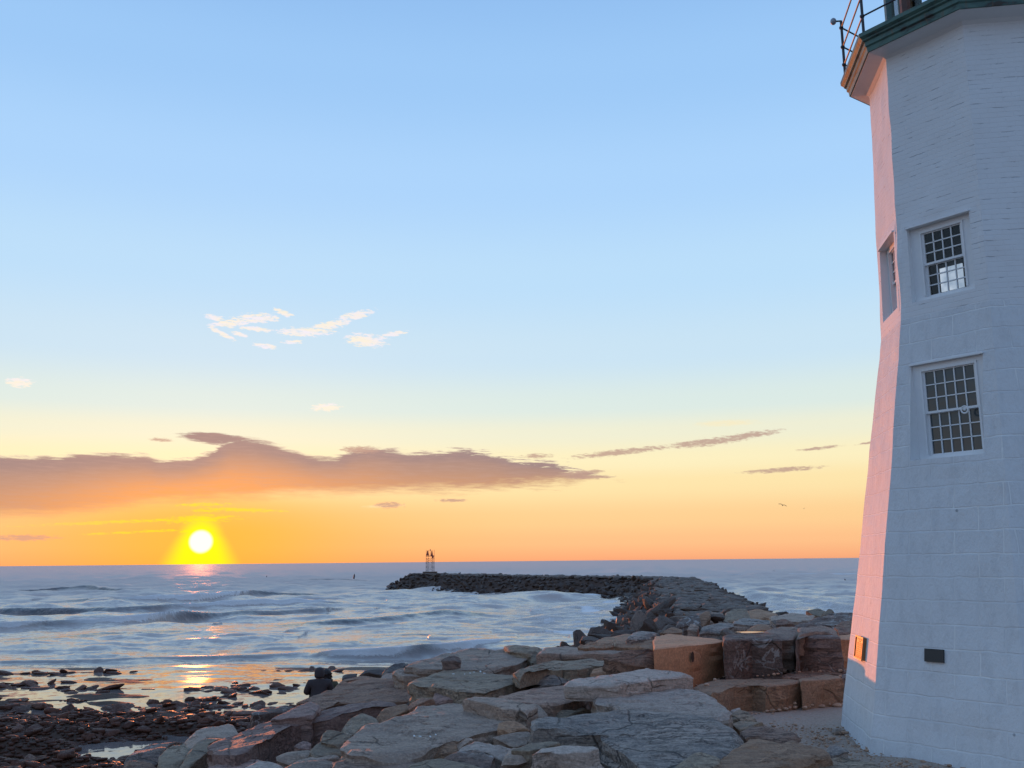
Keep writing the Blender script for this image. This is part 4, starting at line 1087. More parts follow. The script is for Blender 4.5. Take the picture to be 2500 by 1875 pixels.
def wall(name, za, zb, mat, cellz):
    V, F, UV = [], [], []
    for i in range(-4, 4):
        ops = [o for o in OPEN.get(i, []) if o[1] >= za - .01 and o[2] <= zb + .01]
        zl = [za, zb]
        for o in ops: zl += [o[1], o[2]]
        zl = sorted(set(zl)); zz = []
        for a, b in zip(zl[:-1], zl[1:]): zz += list(np.linspace(a, b, max(1, int(round((b - a) / cellz))), endpoint=False))
        zz.append(zb); zz = np.array(zz)
        n_, t_ = face_axes(i)
        cols = None
        u0, hw = (ops[0][0], ops[0][3]) if ops else (0, .3)
        nL = 6
        base = len(V)
        for z in zz:
            wd = float(RZ(z)) * math.sin(math.pi / 8)
            us = np.concatenate([np.linspace(-wd, u0 - hw, nL + 1), np.linspace(u0 - hw, u0 + hw, 7)[1:], np.linspace(u0 + hw, wd, nL + 1)[1:]])
            for u in us:
                p = on_face(i, u, z)
                q = p[None] * 2.2
                k = 1.0
                for o in ops:
                    if o[1] - .12 < z < o[2] + .12 and abs(u - o[0]) < o[3] + .1: k = .0
                dsp = ((fbm(q, 3)[0] - .5) * .035 + (vnoise(p[None] * np.array([3.5, 3.5, 3.5]))[0] - .5) * .012) * k
                rad = np.array([p[0] - LC[0], p[1] - LC[1], 0]); rad /= np.linalg.norm(rad)
                V.append(p + rad * dsp - LO); UV.append((u + i * 3.37 + 20, z))
        nc = 2 * nL + 7
        for r_ in range(len(zz) - 1):
            zm = (zz[r_] + zz[r_ + 1]) / 2
            for c in range(nc - 1):
                if any(o[1] < zm < o[2] for o in ops) and nL <= c < nL + 6: continue
                a = base + r_ * nc + c
                F.append((a, a + 1, a + nc + 1, a + nc)); 
    me = mesh_np(name, np.array(V), F, False)
    uvl = me.uv_layers.new(name='UVMap')
    li = np.zeros(len(me.loops), np.int32); me.loops.foreach_get('vertex_index', li)
    uvl.data.foreach_set('uv', np.array(UV)[li].astype(np.float32).ravel())
    return link(name, me, mat, lh)
wall('granite_wall', Z0 - .5, Z1, WGRAN, .14)
wall('brick_wall', Z1, Z2 + .05, WBRICK, .14)

GLASS, nt, b = new_mat('window_glass')
b.inputs['Base Color'].default_value = (.04, .052, .06, 1); b.inputs['Roughness'].default_value = .06; b.inputs['IOR'].default_value = 1.55
P_ = nt.node('ShaderNodeTexCoord').outputs['Object']
nt.put(b.inputs['Normal'], nt.bump(nt.noise(P_, 2.2, 2, .5), .25, .05))
b.inputs['Transmission Weight'].default_value = 0.0
CLEAR, nt, b = new_mat('clear_glass')
tr = nt.node('ShaderNodeBsdfTransparent'); gl = nt.node('ShaderNodeBsdfGlossy'); gl.inputs['Roughness'].default_value = .03
fr = nt.node('ShaderNodeFresnel'); mx = nt.node('ShaderNodeMixShader')
nt.put(mx.inputs[0], fr.outputs[0]); nt.put(mx.inputs[1], tr.outputs[0]); nt.put(mx.inputs[2], gl.outputs[0])
nt.put(CLEAR.node_tree.nodes['Material Output'].inputs[0], mx.outputs[0])
DARKROOM = plain('room_dark', (.05, .05, .055), .9)
LIT, nt, b = new_mat('far_window_light')
P_ = nt.node('ShaderNodeTexCoord').outputs['Object']
em = nt.mix(nt.ss(.3, .7, nt.noise(P_, 4, 3, .6)), lin(150, 172, 196), lin(205, 220, 238))
nt.put(b.inputs['Emission Color'], em); b.inputs['Emission Strength'].default_value = .85
b.inputs['Base Color'].default_value = (.1, .1, .1, 1)

def window(i, u0, zb, zt, hw, ncol, cas, ins_t, through):
    n, t = face_axes(i); up = np.array([0, 0, 1.0])
    # the frame is vertical; the opening's back plane is set by the top of the opening
    ztop = on_face(i, u0, zt, -ins_t)
    C0 = np.array([ztop[0], ztop[1], 0])
    pt = lambda u, z, o=0.0: C0 + t * (u) + up * z + n * o
    w = empty('window', ztop * 0 + np.array([C0[0], C0[1], zb]) - LO); w.parent = lh
    WO = np.array([C0[0], C0[1], zb])
    ax = np.array([t, n, up])
    # reveal of the opening in the painted wall
    m = MB()
    A = [on_face(i, u0 - hw, zb), on_face(i, u0 + hw, zb), on_face(i, u0 + hw, zt), on_face(i, u0 - hw, zt)]
    Bk = [pt(-hw, zb, -.06), pt(hw, zb, -.06), pt(hw, zt, -.06), pt(-hw, zt, -.06)]
    m.add(A + Bk, [(0, 4, 5, 1), (1, 5, 6, 2), (2, 6, 7, 3), (3, 7, 4, 0)])
    m.build('reveal', WHITE, w, origin=WO)
    # casing boards and sill
    m = MB(); d = .07
    m.box(pt(-hw + cas / 2, (zb + zt) / 2, -.02), (cas, d, zt - zb - .004), ax)
    m.box(pt(hw - cas / 2, (zb + zt) / 2, -.02), (cas, d, zt - zb - .004), ax)
    m.box(pt(0, zt - .045, -.018), (2 * hw - .006, d + .004, .085), ax)
    m.box(pt(0, zb + .03, -.016), (2 * hw - .008, d + .012, .055), ax)
    m.box(pt(-hw + cas - .012, (zb + zt) / 2, .008), (.026, .05, zt - zb - .17), ax)
    m.box(pt(hw - cas + .012, (zb + zt) / 2, .008), (.026, .05, zt - zb - .17), ax)
    m.box(pt(0, zt - .1, .006), (2 * (hw - cas) + .05, .046, .03), ax)
    m.build('frame', WHITE, w, origin=WO)
    m = MB(); m.box(pt(0, zt - .012, ins_t * .45), (2 * hw + .02, ins_t + .07, .022), ax); m.build('head_drip', WHITE, w, origin=WO)
    a, b_ = hw - cas, None
    zl, zh = zb + .06, zt - .10
    zm = (zl + zh) / 2
    for nm, z1, z2, o in (('lower_sash', zl, zm + .012, -.045), ('upper_sash', zm - .012, zh, -.012)):
        m = MB(); s = .03
        m.box(pt(-a + s / 2, (z1 + z2) / 2, o), (s, .03, z2 - z1), ax); m.box(pt(a - s / 2, (z1 + z2) / 2, o), (s, .03, z2 - z1), ax)
        m.box(pt(0, z1 + s / 2, o), (2 * a - 2 * s, .03, s), ax); m.box(pt(0, z2 - s / 2, o), (2 * a - 2 * s, .03, s), ax)
        ia = a - s
        for c in range(1, ncol): m.box(pt(-ia + 2 * ia * c / ncol, (z1 + z2) / 2, o), (.014, .024, z2 - z1 - 2 * s), ax)
        for r_ in range(1, 3): m.box(pt(0, z1 + s + (z2 - z1 - 2 * s) * r_ / 3, o + .001), (2 * ia, .022, .014), ax)
        m.build('sash', WHITE, w, origin=WO)
    m = MB()
    for z1, z2, o in ((zl, zm, -.05), (zm, zh, -.016)):
        m.add([pt(-a, z1, o), pt(a, z1, o), pt(a, z2, o), pt(-a, z2, o)], [(0, 1, 2, 3)])
    m.build('pane', CLEAR if through else GLASS, w, origin=WO)
    if through:
        # the dim room behind and the window across it
        m = MB()
        f_, k_ = [pt(-a, zl, -.07), pt(a, zl, -.07), pt(a, zh, -.07), pt(-a, zh, -.07)], [pt(-a - .3, zl - .3, -.5), pt(a + .3, zl - .3, -.5), pt(a + .3, zh + .3, -.5), pt(-a - .3, zh + .3, -.5)]
        m.add(f_ + k_, [(0, 1, 5, 4), (1, 2, 6, 5), (2, 3, 7, 6), (3, 0, 4, 7), (4, 5, 6, 7)])
        m.build('room', DARKROOM, w, origin=WO)
        m = MB(); m.box(pt(-.16, zl + .33, -.46), (.33, .02, .34), ax); m.build('far_window', LIT, w, origin=WO)
    return w, pt
window(0, .02, 5.76, 7.08, .50, 5, .13, .05, False)
window(0, .0, 7.96, 9.05, .45, 4, .16, .09, True)
window(-1, .0, 7.98, 9.12, .45, 4, .14, .12, False)
# vent ring in the lowest window
n, t = face_axes(0)
q = on_face(0, .25, 6.36, -.045); m = MB()
for k in range(16):
    a1, a2 = 2 * math.pi * k / 16, 2 * math.pi * (k + 1) / 16
    m.tube(q + .045 * (t * math.cos(a1) + np.array([0, 0, math.sin(a1)])), q + .045 * (t * math.cos(a2) + np.array([0, 0, math.sin(a2)])), .011, n=6)
m.ball(q, .016)
m.build('vent_ring', WHITE, lh, origin=LO)
# plaques
BRONZE = plain('bronze', (.36, .16, .06), .5, metal=.2, var=.3, scale=30)
BRDARK = plain('bronze_letters', (.12, .045, .02), .5, metal=.3)
BLACKP = plain('black_plaque', (.018, .018, .02), .45, var=.3)
n, t = face_axes(-1)
upv = on_face(-1, 0, 3.4) - on_face(-1, 0, 3.1); upv /= np.linalg.norm(upv); nn = np.cross(t, upv)
nn = nn if nn @ n > 0 else -nn
ax = np.array([t, nn, upv])
pc = on_face(-1, 0.0, 3.27, .02)
pq = empty('plaque', pc - LO); pq.parent = lh
m = MB(); m.box(pc, (.50, .05, .30), ax); m.build('plate', BRONZE, pq, origin=pc)
m = MB()
m.box(pc + upv * .145 + nn * .03, (.52, .02, .02), ax); m.box(pc - upv * .145 + nn * .03, (.52, .02, .02), ax)
m.box(pc + t * .25 + nn * .03, (.02, .02, .27), ax); m.box(pc - t * .25 + nn * .03, (.02, .02, .27), ax)
m.build('border', BRONZE, pq, origin=pc)
m = MB()
for zz_, segs in [(.115, [(-.14, .28)]), (.088, [(-.07, .13)]), (.06, [(-.15, .12), (.0, .15)]), (.035, [(-.16, .14), (.0, .14)]), (.008, [(-.14, .28)]), (-.02, [(-.18, .36)]), (-.048, [(-.2, .1), (-.06, .14), (.1, .1)]), (-.075, [(-.2, .17), (.0, .2)]), (-.1, [(-.2, .4)]), (-.122, [(-.16, .14), (.02, .16)])]:
    for a0, w_ in segs:
        u = a0
        while u < a0 + w_ - .01:
            l_ = random.uniform(.02, .05); m.box(pc + t * (u + l_ / 2) + upv * zz_ + nn * .027, (l_, .008, .017), ax); u += l_ + .012
m.build('lettering', BRDARK, pq, origin=pc)
n, t = face_axes(0)
upv = on_face(0, 0, 3.4) - on_face(0, 0, 3.1); upv /= np.linalg.norm(upv); nn = np.cross(t, upv); nn = nn if nn @ n > 0 else -nn
ax = np.array([t, nn, upv]); pc = on_face(0, -.13, 3.31, .015)
m = MB(); m.box(pc, (.25, .03, .155), ax); po = m.build('plaque', BLACKP, lh, origin=LO); po['label'] = 'small black rectangular plaque'
# gallery
COPPER, nt, b = new_mat('green_copper')
P_ = nt.node('ShaderNodeTexCoord').outputs['Object']
nn_ = nt.noise(nt.vec('MULTIPLY', P_, (1, 1, 2.2)), 2.6, 5, .6, .6); st_ = nt.noise(nt.vec('MULTIPLY', P_, (6, 6, .6)), 3.0, 4, .6)
cc_ = nt.mix(nt.ss(.35, .6, nn_), (.032, .075, .075), (.075, .16, .14))
cc_ = nt.mix((1 - nt.ss(.36, .45, nn_)) * .85, cc_, (.04, .025, .018))
cc_ = nt.mix(nt.ss(.55, .7, st_) * .5, cc_, (.16, .10, .06))
nt.put(b.inputs['Base Color'], cc_); b.inputs['Roughness'].default_value = .5; b.inputs['Metallic'].default_value = .15
nt.put(b.inputs['Normal'], nt.bump(st_, .4, .01))
def ring(prof, closed=False):
    m = MB(); v, f = [], []
    for R_, z in prof:
        for i in range(8): v.append(corner(i, R_, z))
    for k in range(len(prof) - 1):
        for i in range(8):
            j = (i + 1) % 8
            f.append((k * 8 + i, k * 8 + j, (k + 1) * 8 + j, (k + 1) * 8 + i))
    m.add(v, f); return m
g = empty('gallery', np.array([LC[0], LC[1], Z2]) - LO); g.parent = lh
GO = np.array([LC[0], LC[1], Z2])
ring([(1.46, 11.66), (1.525, 11.70), (1.57, 11.735), (1.80, 11.775), (1.805, 11.80)]).build('soffit', WHITE, g, origin=GO)
ring([(1.78, 11.782), (1.825, 11.782), (1.835, 11.85), (1.86, 11.87), (1.865, 11.93), (1.90, 11.945), (1.905, 11.965), (1.945, 12.0), (1.95, 12.055), (1.90, 12.075), (.9, 12.11)]).build('copper_band', COPPER, g, origin=GO)
IRON = plain('dark_iron', (.035, .035, .045), .5, var=.3, scale=20)
rl = empty('railing', np.array([LC[0], LC[1], 12.05]) - LO); rl.parent = lh
RO = np.array([LC[0], LC[1], 12.05]); RR = 1.865
for i in range(8):
    m = MB(); a = corner(i, RR, 12.04); tp = corner(i, RR, 13.12)
    m.tube(a, tp, .022)
    for z in (12.35, 12.66, 13.0): m.ball(corner(i, RR + .004, z), .036, 8, 6)
    m.build('post', IRON, rl, origin=RO)
for z in (12.35, 12.66, 13.0):
    m = MB()
    for i in range(8): m.tube(corner(i, RR, z), corner(i + 1, RR, z), .013, n=6)
    m.build('rail', IRON, rl, origin=RO)
p = corner(-1, RR, 13.12); oc = empty('camera', p - LO); oc.parent = lh
dr = np.array([math.cos(TH - math.pi / 4), math.sin(TH - math.pi / 4), 0])
m = MB(); m.tube(p, p + dr * .08 + np.array([0, 0, .02]), .014); m.build('bracket', IRON, oc, origin=p)
m = MB(); m.ball(p + dr * .12 + np.array([0, 0, .03]), (.05, .05, .06)); m.build('dome', plain('camera_dome', (.32, .36, .42), .3), oc, smooth=True, origin=p)
# lantern
GREENW = plain('green_paint', (.07, .15, .14), .5, var=.4, scale=9)
BROWNP = plain('brown_paint', (.12, .06, .045), .6, var=.4, scale=9)
la = empty('lantern', np.array([LC[0], LC[1], 12.1]) - LO); la.parent = lh
LOo = np.array([LC[0], LC[1], 12.1])
for i in range(8):
    m = MB(); m.tube(corner(i, 1.12, 12.1), corner(i, 1.12, 14.6), .075, n=6); m.build('post', BROWNP if i in (0, 1) else GREENW, la, origin=LOo)
m = MB()
for i in range(8):
    a, b_ = corner(i, 1.08, 12.1), corner(i + 1, 1.08, 12.1)
    for k_ in (.5,):
        q0 = a * (1 - k_) + b_ * k_; m.tube(q0, q0 + np.array([0, 0, 2.5]), .022, n=6)
m.build('glazing_frame', GREENW, la, origin=LOo)
ring([(1.17, 12.08), (1.17, 12.30), (1.05, 12.31), (1.0, 12.08)]).build('base', GREENW, la, origin=LOo)
m = MB()
for i in range(8):
    a, b_ = corner(i, 1.08, 0), corner(i + 1, 1.08, 0)
    m.add([a + (0, 0, 12.31), b_ + (0, 0, 12.31), b_ + (0, 0, 14.55), a + (0, 0, 14.55)], [(0, 1, 2, 3)])
m.build('glazing', CLEAR, la, origin=LOo)
ring([(1.0, 14.5), (1.3, 14.55), (1.3, 14.65), (.9, 15.1), (.3, 15.5), (.05, 15.6)]).build('roof', COPPER, la, origin=LOo)
m = MB(); m.ball((LC[0], LC[1], 15.75), .18); m.tube((LC[0], LC[1], 15.5), (LC[0], LC[1], 15.7), .05); m.build('finial', COPPER, la, smooth=True, origin=LOo)

# ------------------------------------------------------------------ drill hole, puddle, twigs, loose stones
def on_ray_y(X_, Y_, y): return aty(X_, Y_, y)
# ------------------------------------------------------------------ beacon on the breakwater
bx, by = -15.0, 169.0
base = aty(1050, 1395.5, by)
bz0 = base[2]; bx = base[0]
bc = empty('beacon_tower', (bx, by, bz0), 'skeleton steel beacon tower with red triangular boards at the breakwater tip', 'beacon')
BO_ = np.array([bx, by, bz0])
STEEL = plain('rusty_steel', (.06, .045, .042), .6, var=.4)
REDB = plain('red_board', (.30, .045, .03), .5, var=.2)
m = MB(); m.box(BO_ + (0, 0, -.25), (2.3, 2.3, .5)); m.build('concrete_base', R['jetty'], bc, origin=BO_)
rot = math.radians(24); hb = .60
cs = [np.array([math.cos(rot + math.pi / 4 + k * math.pi / 2), math.sin(rot + math.pi / 4 + k * math.pi / 2), 0]) * hb * 1.3 for k in range(4)]
HT = 3.65
for k in range(4):
    m = MB(); m.tube(BO_ + cs[k], BO_ + cs[k] * .97 + (0, 0, HT), .032, n=6); m.build('leg', STEEL, bc, origin=BO_)
m = MB()
lev = [0.05, .75, 1.5, 2.25]
for a0, a1 in zip(lev[:-1], lev[1:]):
    for k in range(4):
        j = (k + 1) % 4
        m.tube(BO_ + cs[k] + (0, 0, a0), BO_ + cs[j] + (0, 0, a1), .018, n=5); m.tube(BO_ + cs[j] + (0, 0, a0), BO_ + cs[k] + (0, 0, a1), .018, n=5)
        m.tube(BO_ + cs[k] + (0, 0, a1), BO_ + cs[j] + (0, 0, a1), .018, n=5)
m.build('brace_lattice', STEEL, bc, origin=BO_)
m = MB(); m.box(BO_ + (0, 0, 2.62), (1.1, 1.1, .1), Matrix.Rotation(rot, 3, 'Z')); m.build('platform', STEEL, bc, origin=BO_)
def tri(cx_, y_, z0_, z1_, w0, w1):
    m = MB(); v = []
    for dy_ in (-.03, .03):
        v += [BO_ + (cx_ - w0, y_ + dy_, z0_), BO_ + (cx_ + w0, y_ + dy_, z0_), BO_ + (cx_ + w1, y_ + dy_, z1_), BO_ + (cx_ - w1, y_ + dy_, z1_)]
    m.add(v, [(0, 1, 2, 3), (7, 6, 5, 4), (0, 4, 5, 1), (1, 5, 6, 2), (2, 6, 7, 3), (3, 7, 4, 0)])
    m.build('day_board', REDB, bc, origin=BO_)
tri(-.36, -.8, 2.72, 3.55, .24, .07); tri(.36, -.8, 2.60, 3.55, .22, .05); tri(.5, -.78, 2.25, 2.72, .13, .2)
m = MB(); m.tube(BO_ + (0, 0, 2.66), BO_ + (0, 0, 3.5), .03, n=6); m.tube(BO_ + (0, 0, 3.5), BO_ + (0, 0, 3.78), .09, .07, n=8); m.build('lamp', STEEL, bc, origin=BO_)

# ------------------------------------------------------------------ buoys
def buoy(px, py, y, h, tilt, lab):
    p = aty(px, py, y); p[2] = max(p[2], -.1)
    o = empty('buoy', p, lab, 'buoy', 'channel buoys'); o.rotation_euler = (0, math.radians(tilt), 0)
    D_ = plain('buoy_paint', (.03, .035, .045), .5)
    m = MB(); m.tube((0, 0, -.2 * h), (0, 0, .62 * h), .22 * h, .20 * h, n=12); m.build('float_body', D_, o)
    m = MB(); m.tube((0, 0, .62 * h), (0, 0, .8 * h), .2 * h, .12 * h, n=12); m.tube((0, 0, .8 * h), (0, 0, 1.0 * h), .1 * h, .1 * h, n=8); m.build('top_cap', D_, o)
    return o
buoy(864, 1411, 262, 1.05, 8, 'dark upright buoy floating off the breakwater tip beacon')
buoy(2065, 1423, 186, .75, -12, 'dark tilted buoy on the water beside the lighthouse')
buoy(651, 1409.5, 290, .55, 5, 'tiny pale buoy far out between sun and breakwater')
# ------------------------------------------------------------------ gulls
def bird(px, py, y, span, roll, lab):
    p = aty(px, py, y)
    V = []; F = []
    # body as a spindle, wings as thick tapering blades with a bend
    m = MB(); L = span * .42
    m.ball((0, 0, 0), (L * .5, L * .14, L * .15), 10, 7); m.ball((-L * .47, 0, L * .05), L * .1, 8, 6)
    m.add([(L * .4, -.05 * L, 0), (L * .4, .05 * L, 0), (L * .75, .14 * L, -.02), (L * .75, -.14 * L, -.02), (L * .55, 0, .03 * L)], [(0, 1, 2, 3), (0, 4, 1), (1, 4, 2), (2, 4, 3), (3, 4, 0)])
    for s in (-1, 1):
        st = [(0, .06, 0, .19), (.22, .12, .10, .17), (.5, .05, .02, .04)]
        v = []
        for d_, z_, x_, c_ in st:
            for cx_, t_ in ((-c_, 0), (0, .03), (c_, 0), (0, -.03)): v.append(((x_ + cx_) * span * .6, s * d_ * span, (z_ + t_) * span))
        f = []
        for k in range(2):
            for j in range(4): f.append((k * 4 + j, k * 4 + (j + 1) % 4, (k + 1) * 4 + (j + 1) % 4, (k + 1) * 4 + j))
        f.append((8, 9, 10, 11)); m.add(v, f)
    o = m.build('bird', plain('gull_plumage', (.06, .058, .055), .8), smooth=True)
    o.location = p; o.rotation_euler = (math.radians(roll), math.radians(-8), math.radians(75))
    tag(o, lab, 'bird', 'birds flying over the sea')
bird(1910.5, 1234, 150, 1.25, 18, 'dark bird with spread wings, the larger of two over the sea')
bird(1963, 1241.5, 330, .85, -12, 'tiny dark bird, the smaller of two over the sea')
# ------------------------------------------------------------------ the couple
def skin(name, nodes, edges, mat, parent, root=0, sub=2):
    me = bpy.data.meshes.new(name)
    me.from_pydata([n[:3] for n in nodes], edges, [])
    o = link(name, me, mat, parent)
    md = o.modifiers.new('Skin', 'SKIN')
    md.use_smooth_shade = True
    sv = me.skin_vertices[0].data
    for k, n in enumerate(nodes):
        r = n[3]; sv[k].radius = (r, n[4] if len(n) > 4 else r); sv[k].use_root = (k == root)
    s = o.modifiers.new('Subdivision', 'SUBSURF'); s.levels = s.render_levels = sub
    return o
SKINM = plain('skin', (.42, .25, .18), .5, var=.08)
JDARK = plain('dark_coat', (.05, .036, .036), .85, var=.35, scale=14, bump=.01)
JOLIVE = plain('olive_coat', (.085, .075, .04), .85, var=.3, scale=14, bump=.01)
TROU = plain('dark_trousers', (.025, .027, .035), .85)
HAIRM = plain('brown_hair', (.022, .012, .009), .6, var=.5, scale=40, bump=.02)
SHOE = plain('shoe_leather', (.02, .018, .016), .6)
def hand(nodes, edges, w, dirv, side, s):
    """palm and five curled fingers from wrist node w"""
    d = np.array(dirv) / np.linalg.norm(dirv); sdv = np.array([side, 0, 0.0]); p = np.array(nodes[w][:3])
    k = len(nodes); nodes.append((*(p + d * .05 * s), .03 * s)); edges.append((w, k)); palm = k
    for j, L in enumerate((.072, .08, .076, .06)):
        b = p + d * .09 * s - sdv * (.03 - .02 * j) * s
        k = len(nodes); nodes.append((*b, .010 * s)); edges.append((palm, k))
        nodes.append((*(b + d * L * .5 * s + np.array([0, 0, -.012]) * s), .009 * s)); edges.append((k, k + 1))
        nodes.append((*(b + d * L * .8 * s + np.array([0, 0, -.035]) * s), .008 * s)); edges.append((k + 1, k + 2))
    b = p + d * .04 * s - sdv * .04 * s
    k = len(nodes); nodes.append((*b, .011 * s)); edges.append((palm, k)); nodes.append((*(b + d * .035 * s - sdv * .02 * s), .010 * s)); edges.append((k, k + 1))
def person(px, py, y, s, yaw, lean, coat, label, hooded):
    top = aty(px, py, y)
    o = empty('person', (top[0], top[1], top[2] - .90 * s), label, 'person', None)
    o.rotation_euler = (0, lean, yaw)
    q = lambda *a: tuple(v * s for v in a)
    # one body: pelvis, spine, neck, head, arms and legs
    N = [q(0, 0, .10, .135, .115), q(0, .0, .26, .13, .10), q(0, .03, .42, .14, .10), q(0, .05, .54, .10, .08), q(0, .075, .61, .052), q(0, .10, .68, .07, .085), q(0, .11, .78, .085, .10), q(0, .105, .85, .06, .07)]
    E_ = [(0, 1), (1, 2), (2, 3), (3, 4), (4, 5), (5, 6), (6, 7)]
    for sd in (-1, 1):
        k = len(N)
        N += [q(sd * .185, .05, .54, .062), q(sd * .25, .12, .30, .045), q(sd * .13, .33, .36, .03)]
        E_ += [(3, k), (k, k + 1), (k + 1, k + 2)]
        hand(N, E_, k + 2, (-sd * .25, 1, .05), sd, s)
        k = len(N)
        N += [q(sd * .10, .10, .09, .085), q(sd * .15, .44, .33, .062), q(sd * .14, .56, -.02, .045), q(sd * .14, .60, -.08, .04), q(sd * .15, .74, -.10, .032)]
        E_ += [(0, k), (k, k + 1), (k + 1, k + 2), (k + 2, k + 3), (k + 3, k + 4)]
    # nose and ears belong to the head
    k = len(N); N += [q(0, .215, .755, .014)]; E_ += [(6, k)]
    for sd in (-1, 1):
        k = len(N); N += [q(sd * .092, .105, .765, .016)]; E_ += [(6, k)]
    skin('body', N, E_, SKINM, o, 0, 1)
    for sd in (-1, 1):
        m = MB(); m.ball(q(sd * .032, .197, .785), .012 * s, 8, 6); m.build('eye', SHOE, o, smooth=True)
    m = MB(); m.box(q(0, .196, .712), (.045 * s, .012 * s, .008 * s)); m.build('mouth', plain('lips', (.3, .12, .1), .5), o)
    skin('trousers', [q(0, 0, .09, .165, .14), q(-.11, .12, .10, .105), q(-.155, .45, .335, .078), q(-.142, .56, .02, .062), q(.11, .12, .10, .105), q(.155, .45, .335, .078), q(.142, .56, .02, .062)],
         [(0, 1), (1, 2), (2, 3), (0, 4), (4, 5), (5, 6)], TROU, o, 0, 2)
    for sd in (-1, 1):
        skin('shoe', [q(sd * .14, .57, -.09, .055), q(sd * .145, .66, -.105, .05), q(sd * .15, .76, -.115, .04)], [(0, 1), (1, 2)], SHOE, o, 0, 2)
    jk = [q(0, -.03, .04, .215, .15), q(0, -.02, .20, .20, .15), q(0, .01, .38, .205, .145), q(0, .03, .50, .175, .12), q(0, .06, .585, .10, .095)]
    je = [(0, 1), (1, 2), (2, 3), (3, 4)]
    for sd in (-1, 1):
        k = len(jk); jk += [q(sd * .20, .04, .515, .098), q(sd * .285, .10, .30, .082), q(sd * .17, .30, .35, .062)]; je += [(3, k), (k, k + 1), (k + 1, k + 2)]
    skin('coat', jk, je, coat, o, 0, 2)
    if hooded:
        skin('hood', [q(0, .045, .60, .115, .11), q(0, .06, .70, .125, .125), q(0, .07, .79, .122, .125), q(0, .085, .865, .075, .08)], [(0, 1), (1, 2), (2, 3)], coat, o, 0, 2)
    else:
        # long loose curls over the shoulders
        r = np.random.default_rng(5); m = MB()
        m.ball(q(0, .075, .80), np.array([.118, .118, .115]) * s, 14, 10)
        m.ball(q(0, .045, .72), np.array([.115, .10, .15]) * s, 14, 10)
        m.ball(q(.02, .03, .60), np.array([.12, .085, .13]) * s, 14, 10)
        for _ in range(90):
            a = r.uniform(math.pi * .95, math.pi * 2.05); h = r.uniform(.46, .80)
            rad = .085 + r.uniform(-.005, .02)
            c = np.array([math.cos(a) * rad * 1.25, .04 + math.sin(a) * rad, h])
            m.ball(c * s, r.uniform(.016, .028) * s * np.array([1, 1, 1.5]), 7, 5)
        m.build('hair', HAIRM, o, smooth=True)
    return o
person(780.5, 1625, 21.7, .96, math.radians(12), 0.0, JDARK, 'person in a dark hooded coat sitting with back turned, hood up', True)
person(804, 1634, 22.05, .90, math.radians(20), math.radians(-4), JOLIVE, 'person with long curly dark hair in an olive coat, sitting close to the hooded person', False)

# ------------------------------------------------------------------ small things on and by the rocks
def on_obj(px, py, objs):
    """first point of the given rocks under a photo position"""
    dg = bpy.context.evaluated_depsgraph_get()
    d = Vector(ray(px, py)); best = None
    for o in objs:
        mi_ = o.matrix_world.inverted() if o.parent is None else o.matrix_world.inverted()
        ok, loc, nor, _i = o.ray_cast(mi_ @ Vector(EYE), (mi_.to_3x3() @ d).normalized())
        if ok:
            w = o.matrix_world @ loc; dist = (w - Vector(EYE)).length
            if best is None or dist < best[0]: best = (dist, w, (o.matrix_world.to_3x3() @ nor).normalized(), o)
    return best
bpy.context.view_layer.update()
ROCKS = [o for o in S.objects if o.name.startswith(('rock_slab', 'boulder', 'ground')) and o.type == 'MESH']
NEARR = [o for o in ROCKS if o.name.startswith(('rock_slab', 'ground')) or (o.name.startswith('boulder') and o.location.y < 24)]
# drill hole in the orange block: rim and capping disc, coloured dark for the bore's shade
hit = on_obj(1250 + 1928 * .22604, 1480 + 545 * .22604, [ORANGE])
if hit:
    p = np.array(hit[1]); e0, e1 = atz(1250 + 1535 * .22604, 1480 + 457 * .22604, 3.05), atz(1250 + 2290 * .22604, 1480 + 367 * .22604, 3.05); nrm = np.array([e1[1] - e0[1], e0[0] - e1[0], 0]); nrm = nrm if nrm[1] < 0 else -nrm; nrm /= np.linalg.norm(nrm)
    tt = np.cross(nrm, (0, 0, 1.0)); m = MB(); v = []; f = []
    for rr_, dd in ((.0, -.10), (.062, -.10), (.065, .05), (.078, .048), (.082, -.06)):
        for k in range(20):
            a = 2 * math.pi * k / 20; v.append(p + nrm * dd + rr_ * (tt * math.cos(a) * .72 + np.array([0, 0, 1.35]) * math.sin(a)))
    for j in range(4):
        for k in range(20): f.append((j * 20 + k, j * 20 + (k + 1) % 20, (j + 1) * 20 + (k + 1) % 20, (j + 1) * 20 + k))
    v2 = [p + nrm * .044 + .066 * (tt * math.cos(2 * math.pi * k / 20) * .72 + np.array([0, 0, 1.35]) * math.sin(2 * math.pi * k / 20)) for k in range(20)]
    m.add(v2, [tuple(range(20))])
    ho = m.build('drill_hole', plain('bore_shadow', (.06, .03, .018), .95), ORANGE, origin=np.array(ORANGE.location))
